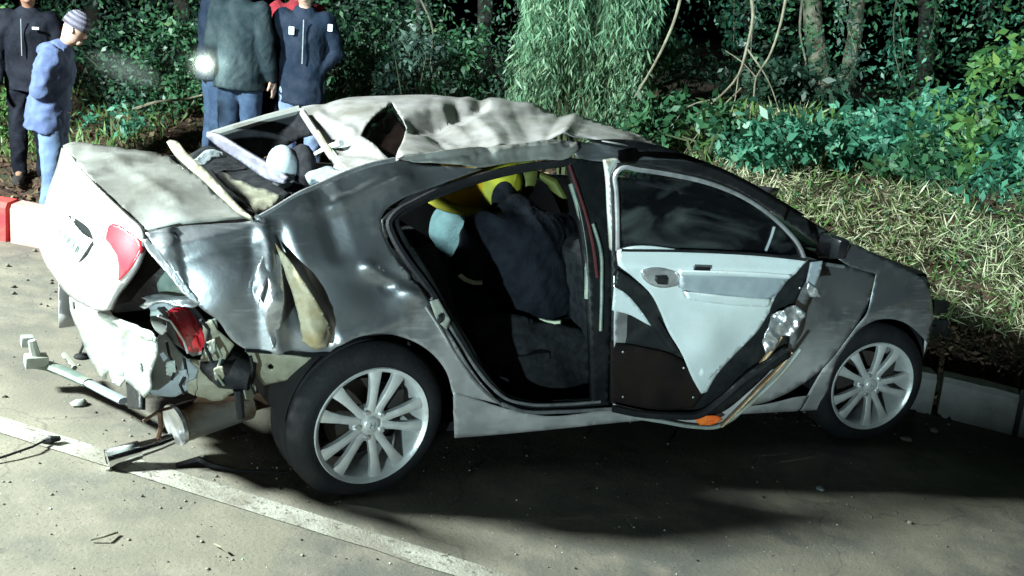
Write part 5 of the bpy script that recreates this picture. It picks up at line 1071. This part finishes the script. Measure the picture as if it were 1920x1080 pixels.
# bare branches leaning out of the thicket
def branch(label, P, r, m='bark_pale', twigs=()):
    pts_ = [atd(*p) for p in P]; q_ = catmull(np.array(pts_), .08, False, 170)
    rr = np.linspace(r[0], r[1], len(q_)); t = empty('bare_branch', label, 'branch', tuple(q_[0]), 'bare branches hanging in the thicket')
    MB().tube([p-q_[0] for p in q_], rr, 7).build('stem', m, t)
    for tw in twigs:
        w_ = [atd(*p)-q_[0] for p in tw]; w_ = catmull(np.array(w_), .08, False, 170); MB().tube(list(w_), np.linspace(r[1]*1.3, .003, len(w_)), 5).build('twig', m, t)
D = 9.3
branch('pale straight bare branch slanting down to the left, right of the bamboo', [(1285, -40, D), (1262, 45, D), (1235, 105, D), (1192, 180, D)], (.014, .009))
branch('forked bare branch reaching down from the top above the open door', [(1402, -40, D), (1412, 30, D), (1400, 90, D), (1385, 140, D), (1345, 185, D), (1290, 225, D)], (.016, .006), 'bark_pale', [[(1385, 140, D), (1375, 200, D), (1350, 250, D)], [(1400, 90, D), (1440, 150, D), (1462, 210, D)], [(1345, 185, D), (1290, 200, D), (1260, 235, D)]])
branch('curved bare branch right of the forked one', [(1478, -30, D), (1462, 50, D), (1440, 110, D), (1418, 145, D), (1412, 190, D), (1398, 225, D)], (.013, .006), 'bark_pale', [[(1418, 145, D), (1390, 115, D), (1360, 95, D)]])
branch('thin bare stem crossing low above the car windscreen', [(1390, 165, D), (1340, 215, D), (1300, 262, D), (1275, 300, D)], (.008, .004))
branch('thin drooping vine left of the twin trunks', [(1508, -30, 10), (1500, 60, 10), (1512, 130, 10), (1500, 190, 10)], (.012, .008), 'bark')
branch('thin bare stem over the roof, behind the hole', [(780, -20, 11), (812, 60, 11), (808, 120, 11), (822, 178, 11)], (.012, .008), 'bark')
branch('dead branch lying on the slope left of the torch', [(250, 205, 11.2), (300, 190, 11.0), (345, 186, 10.9), (380, 178, 10.8)], (.018, .008))
VINE = 'thin leafy vine hanging in the dark gap between the tree trunks'
for k in range(7):
    px = rng.uniform(1200, 1760); dp = rng.uniform(9.6, 11.2); q_ = [(px+rng.normal()*6, -60, dp), (px+rng.normal()*14, 40, dp), (px+rng.normal()*22, 120, dp), (px+rng.normal()*30, rng.uniform(170, 250), dp)]
    P_ = catmull(np.array([atd(*q) for q in q_]), .06, False, 170); t = empty('hanging_vine', VINE, 'vine', tuple(P_[0]), 'vines hanging between the trunks'); P_ = P_-P_[0]
    MB().tube(list(P_), .006, 5).build('stem', 'bark_pale' if k % 3 == 0 else 'bark', t)
    Lp = np.repeat(P_, 9, 0)+rng.normal(size=(len(P_)*9, 3))*.05; leaves('foliage', Lp, ('leaf_teal', 'leaf_green', 'leaf_grey')[k % 3], t, (.04, .09), .5, droop=.7)
# far wood: one mass nobody could count
n = 60000; a = rng.uniform(-9, 11, n); Pm = np.c_[a, 15.5+rng.normal(size=n)*.9+.0*a, rng.uniform(-.2, 6, n)]
dens = np.array([noise.noise(Vector((p[0]*.8, p[2]*.9, 3))) for p in Pm]); Pm = Pm[dens > -.08]
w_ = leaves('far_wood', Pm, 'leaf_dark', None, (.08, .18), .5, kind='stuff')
# understory sprays between the shrubs, so the thicket has no bare ground gaps
def spray(name, n, pxr, dr, zr, m, L, kind='stuff', thr=-.05, sc=1.6, seed=0):
    px = rng.uniform(*pxr, n); dp = rng.uniform(*dr, n); P = CAM+ray_w(px, np.full(n, 200.))*dp[:, None]
    z = gh(P[:, 0], P[:, 1])+rng.uniform(*zr, n); P[:, 2] = z
    dn = np.array([noise.noise(Vector((p[0]*sc, p[1]*sc, p[2]*sc+seed))) for p in P]); P = P[dn > thr]
    return leaves(name, P, m, None, L, .45, kind=kind)
spray('thicket_leaves', 22000, (-150, 1000), (11.3, 13.5), (0, 3.2), 'leaf_green', (.05, .10), thr=.12)
spray('thicket_leaves', 20000, (1150, 2050), (9.9, 12.5), (0, 2.6), 'leaf_green', (.05, .10), thr=.14, seed=5)
spray('thicket_leaves', 12000, (1150, 2050), (9.6, 12.0), (0, 2.2), 'leaf_teal', (.04, .08), thr=.2, seed=9)
spray('thicket_leaves', 9000, (180, 1000), (11.0, 13.0), (0, 2.6), 'leaf_grey', (.04, .08), thr=.22, seed=14)
# cut dry grass heaped on the bank at the right
def blades(name, n, xr, dr, m, L, Wr, droop, spread, h0=(0, .1), den=None, kind='stuff', fade=None):
    x = rng.uniform(*xr, n); d = rng.uniform(*dr, n); y = ky(x)+d; z = gh(x, y)+np.array([nzf(a_, b_) for a_, b_ in zip(x, y)])+rng.uniform(*h0, n)
    P = np.c_[x, y, z]
    if den is not None: k = np.array([noise.noise(Vector((a_*den, b_*den, 7))) for a_, b_ in zip(x, y)]) > -.15; P = P[k]
    return leaves(name, P, m, None, L, Wr, spread=spread, droop=droop, kind=kind)
blades('cut_dry_grass', 42000, (1.0, 7.5), (1.0, 3.6), 'straw', (.05, .17), .06, .05, 1, (0, .11), den=2.2)
blades('cut_dry_grass', 16000, (1.0, 7.5), (1.1, 3.6), 'straw', (.03, .10), .09, .05, 1, (0, .05))
blades('low_weeds', 5000, (1.0, 7.5), (1.6, 4.0), 'leaf_green', (.03, .08), .5, .0, 1, (0, .09), den=2.6)
blades('green_grass', 12000, (.8, 7.5), (1.0, 3.9), 'grass_blade', (.06, .16), .12, -.5, .9, (0, .06), den=1.3)
blades('green_grass', 5000, (1.2, 7.5), (3.0, 4.6), 'grass_blade', (.06, .2), .2, -.4, .9, (0, .12))
blades('leaf_litter', 26000, (-8, 1.5), (.2, 7), 'litter', (.04, .10), .5, 0, 1, (0, .02))
blades('leaf_litter', 3500, (1.2, 4.5), (.12, 1.0), 'litter', (.02, .06), .5, 0, 1, (0, .02))
blades('green_grass', 500, (-8, 1), (3.0, 6.0), 'grass_blade', (.05, .14), .12, -.8, .7, (0, .03), den=.9)
blades('green_grass', 5000, (-9, -3.6), (3.2, 6.0), 'grass_blade', (.06, .2), .12, -.8, .7, (0, .03))
# ================================================================== DEBRIS ON THE ROAD
def pebbles(name, n, xr, yr, sz, m, kind='stuff'):
    V = []; Fs = []; base = np.array([(1, 0, 0), (-1, 0, 0), (0, 1, 0), (0, -1, 0), (0, 0, .7), (0, 0, -.7)], float)
    fo = [(0, 2, 4), (2, 1, 4), (1, 3, 4), (3, 0, 4), (2, 0, 5), (1, 2, 5), (3, 1, 5), (0, 3, 5)]
    x = rng.uniform(*xr, n); y = rng.uniform(*yr, n); k = y < ky(x)-.03; x, y = x[k], y[k]; s = sz[0]+(sz[1]-sz[0])*rng.random(len(x))**4
    for i in range(len(x)):
        a = rng.uniform(0, 6.28); b_ = base*s[i]*rng.uniform(.6, 1.2, (6, 3)); c_, s_ = math.cos(a), math.sin(a); b_ = b_ @ np.array([[c_, s_, 0], [-s_, c_, 0], [0, 0, 1]])
        V.append(b_+[x[i], y[i], gz(x[i], y[i])+s[i]*.3]); Fs += [tuple(6*i+j for j in f) for f in fo]
    return tag(mk(name, np.vstack(V), np.array(Fs), m, None, False), kind=kind)
mat('stone', (.22, .205, .17), .85, 0, (.18, .16, .13), 20); mat('stone_dark', (.07, .065, .055), .85, 0, (.12, .11, .09), 20); mat('glass_crumb', (.5, .6, .58), .15, 0, coat=.5)
pebbles('gravel', 1300, (-4, 4), (1.5, 6.6), (.0015, .008), 'stone'); pebbles('gravel', 1300, (-4, 4), (1.5, 6.6), (.0015, .010), 'stone_dark')
pebbles('glass_crumbs', 220, (-2.2, 1.6), (3.0, 4.6), (.002, .006), 'glass_crumb')
pebbles('broken_glass_and_plastic', 320, (-2.3, -.5), (3.1, 4.7), (.002, .009), 'stone')
pebbles('broken_glass_and_plastic', 160, (-2.3, 1.2), (3.1, 4.5), (.002, .011), 'black_plastic')
pebbles('kerb_side_soil_crumbs', 1500, (-6, 4.5), (5.4, 7.2), (.004, .02), 'stone_dark')
def thing_at(px, py, h=0.): return at(px, py, h)
def debris(name, label, cat, m, P, r, n=6, flat=1., h=.01):
    pts_ = [at(px, py, h+dh) for px, py, dh in P]; o = MB().tube(pts_, r, n, flat=flat).build(name, m); return tag(o, label, cat)
debris('bent_rod', 'thin dark bent rod lying on the white line at the left', 'rod', 'black_plastic', [(-30, 868, 0), (20, 852, .01), (60, 838, .015), (84, 826, .012)], .0045)
debris('black_plastic_clip', 'black plastic clip at the end of the thin rod on the white line', 'clip', 'black_plastic', [(80, 828, .0), (95, 824, .012), (112, 822, .01)], [.008, .016, .010], 8)
debris('dry_twig', 'pale dry twig on the road below the white line, lower left', 'twig', 'bark_pale', [(170, 1012, 0), (195, 1006, .01), (220, 998, .0)], .004)
debris('dry_twig', 'curled pale twig on the road right of the lower left one', 'twig', 'bark_pale', [(402, 1020, 0), (415, 1026, .01), (428, 1036, .0)], .004)
debris('dark_cable', 'dark cable lying on the road between the exhaust tip and the rear wheel', 'cable', 'rubber', [(330, 872, 0), (372, 862, .015), (400, 873, .01), (450, 883, .004), (540, 886, 0)], [.008, .014, .010, .006, .003])
def chunk(name, label, cat, m, px, py, s, seed):
    c = at(px, py, s[2]*.4); b_ = MB().ell((0, 0, 0), s, 9, 6, fn=lambda v: .75+.5*abs(noise.noise(Vector(v)*1.7+Vector((seed, 0, 0))))); o = b_.build(name, m, None, False); o.location = tuple(c); o.rotation_euler = (0, 0, seed); return tag(o, label, cat)
chunk('broken_plastic_piece', 'pale plastic fragment on the road left of the exhaust', 'fragment', 'pale_metal', 148, 756, (.045, .03, .018), 1)
chunk('broken_plastic_piece', 'small pale fragment lying in the dark shadow before the car', 'fragment', 'trim_grey', 1538, 916, (.03, .022, .012), 2)
chunk('stone', 'white pebble at the lower edge of the shadow on the right', 'stone', 'stone', 1706, 980, (.014, .012, .009), 3)
chunk('stone', 'white stone just below the exhaust tip', 'stone', 'stone', 205, 880, (.014, .012, .009), 4)
chunk('soil_clod', 'dark clod of soil by the kerb right of the front wheel', 'clod', 'stone_dark', 1752, 806, (.035, .03, .02), 5)
chunk('soil_clod', 'dark clod of soil under the front wheel rim', 'clod', 'stone_dark', 1700, 822, (.04, .03, .02), 6)
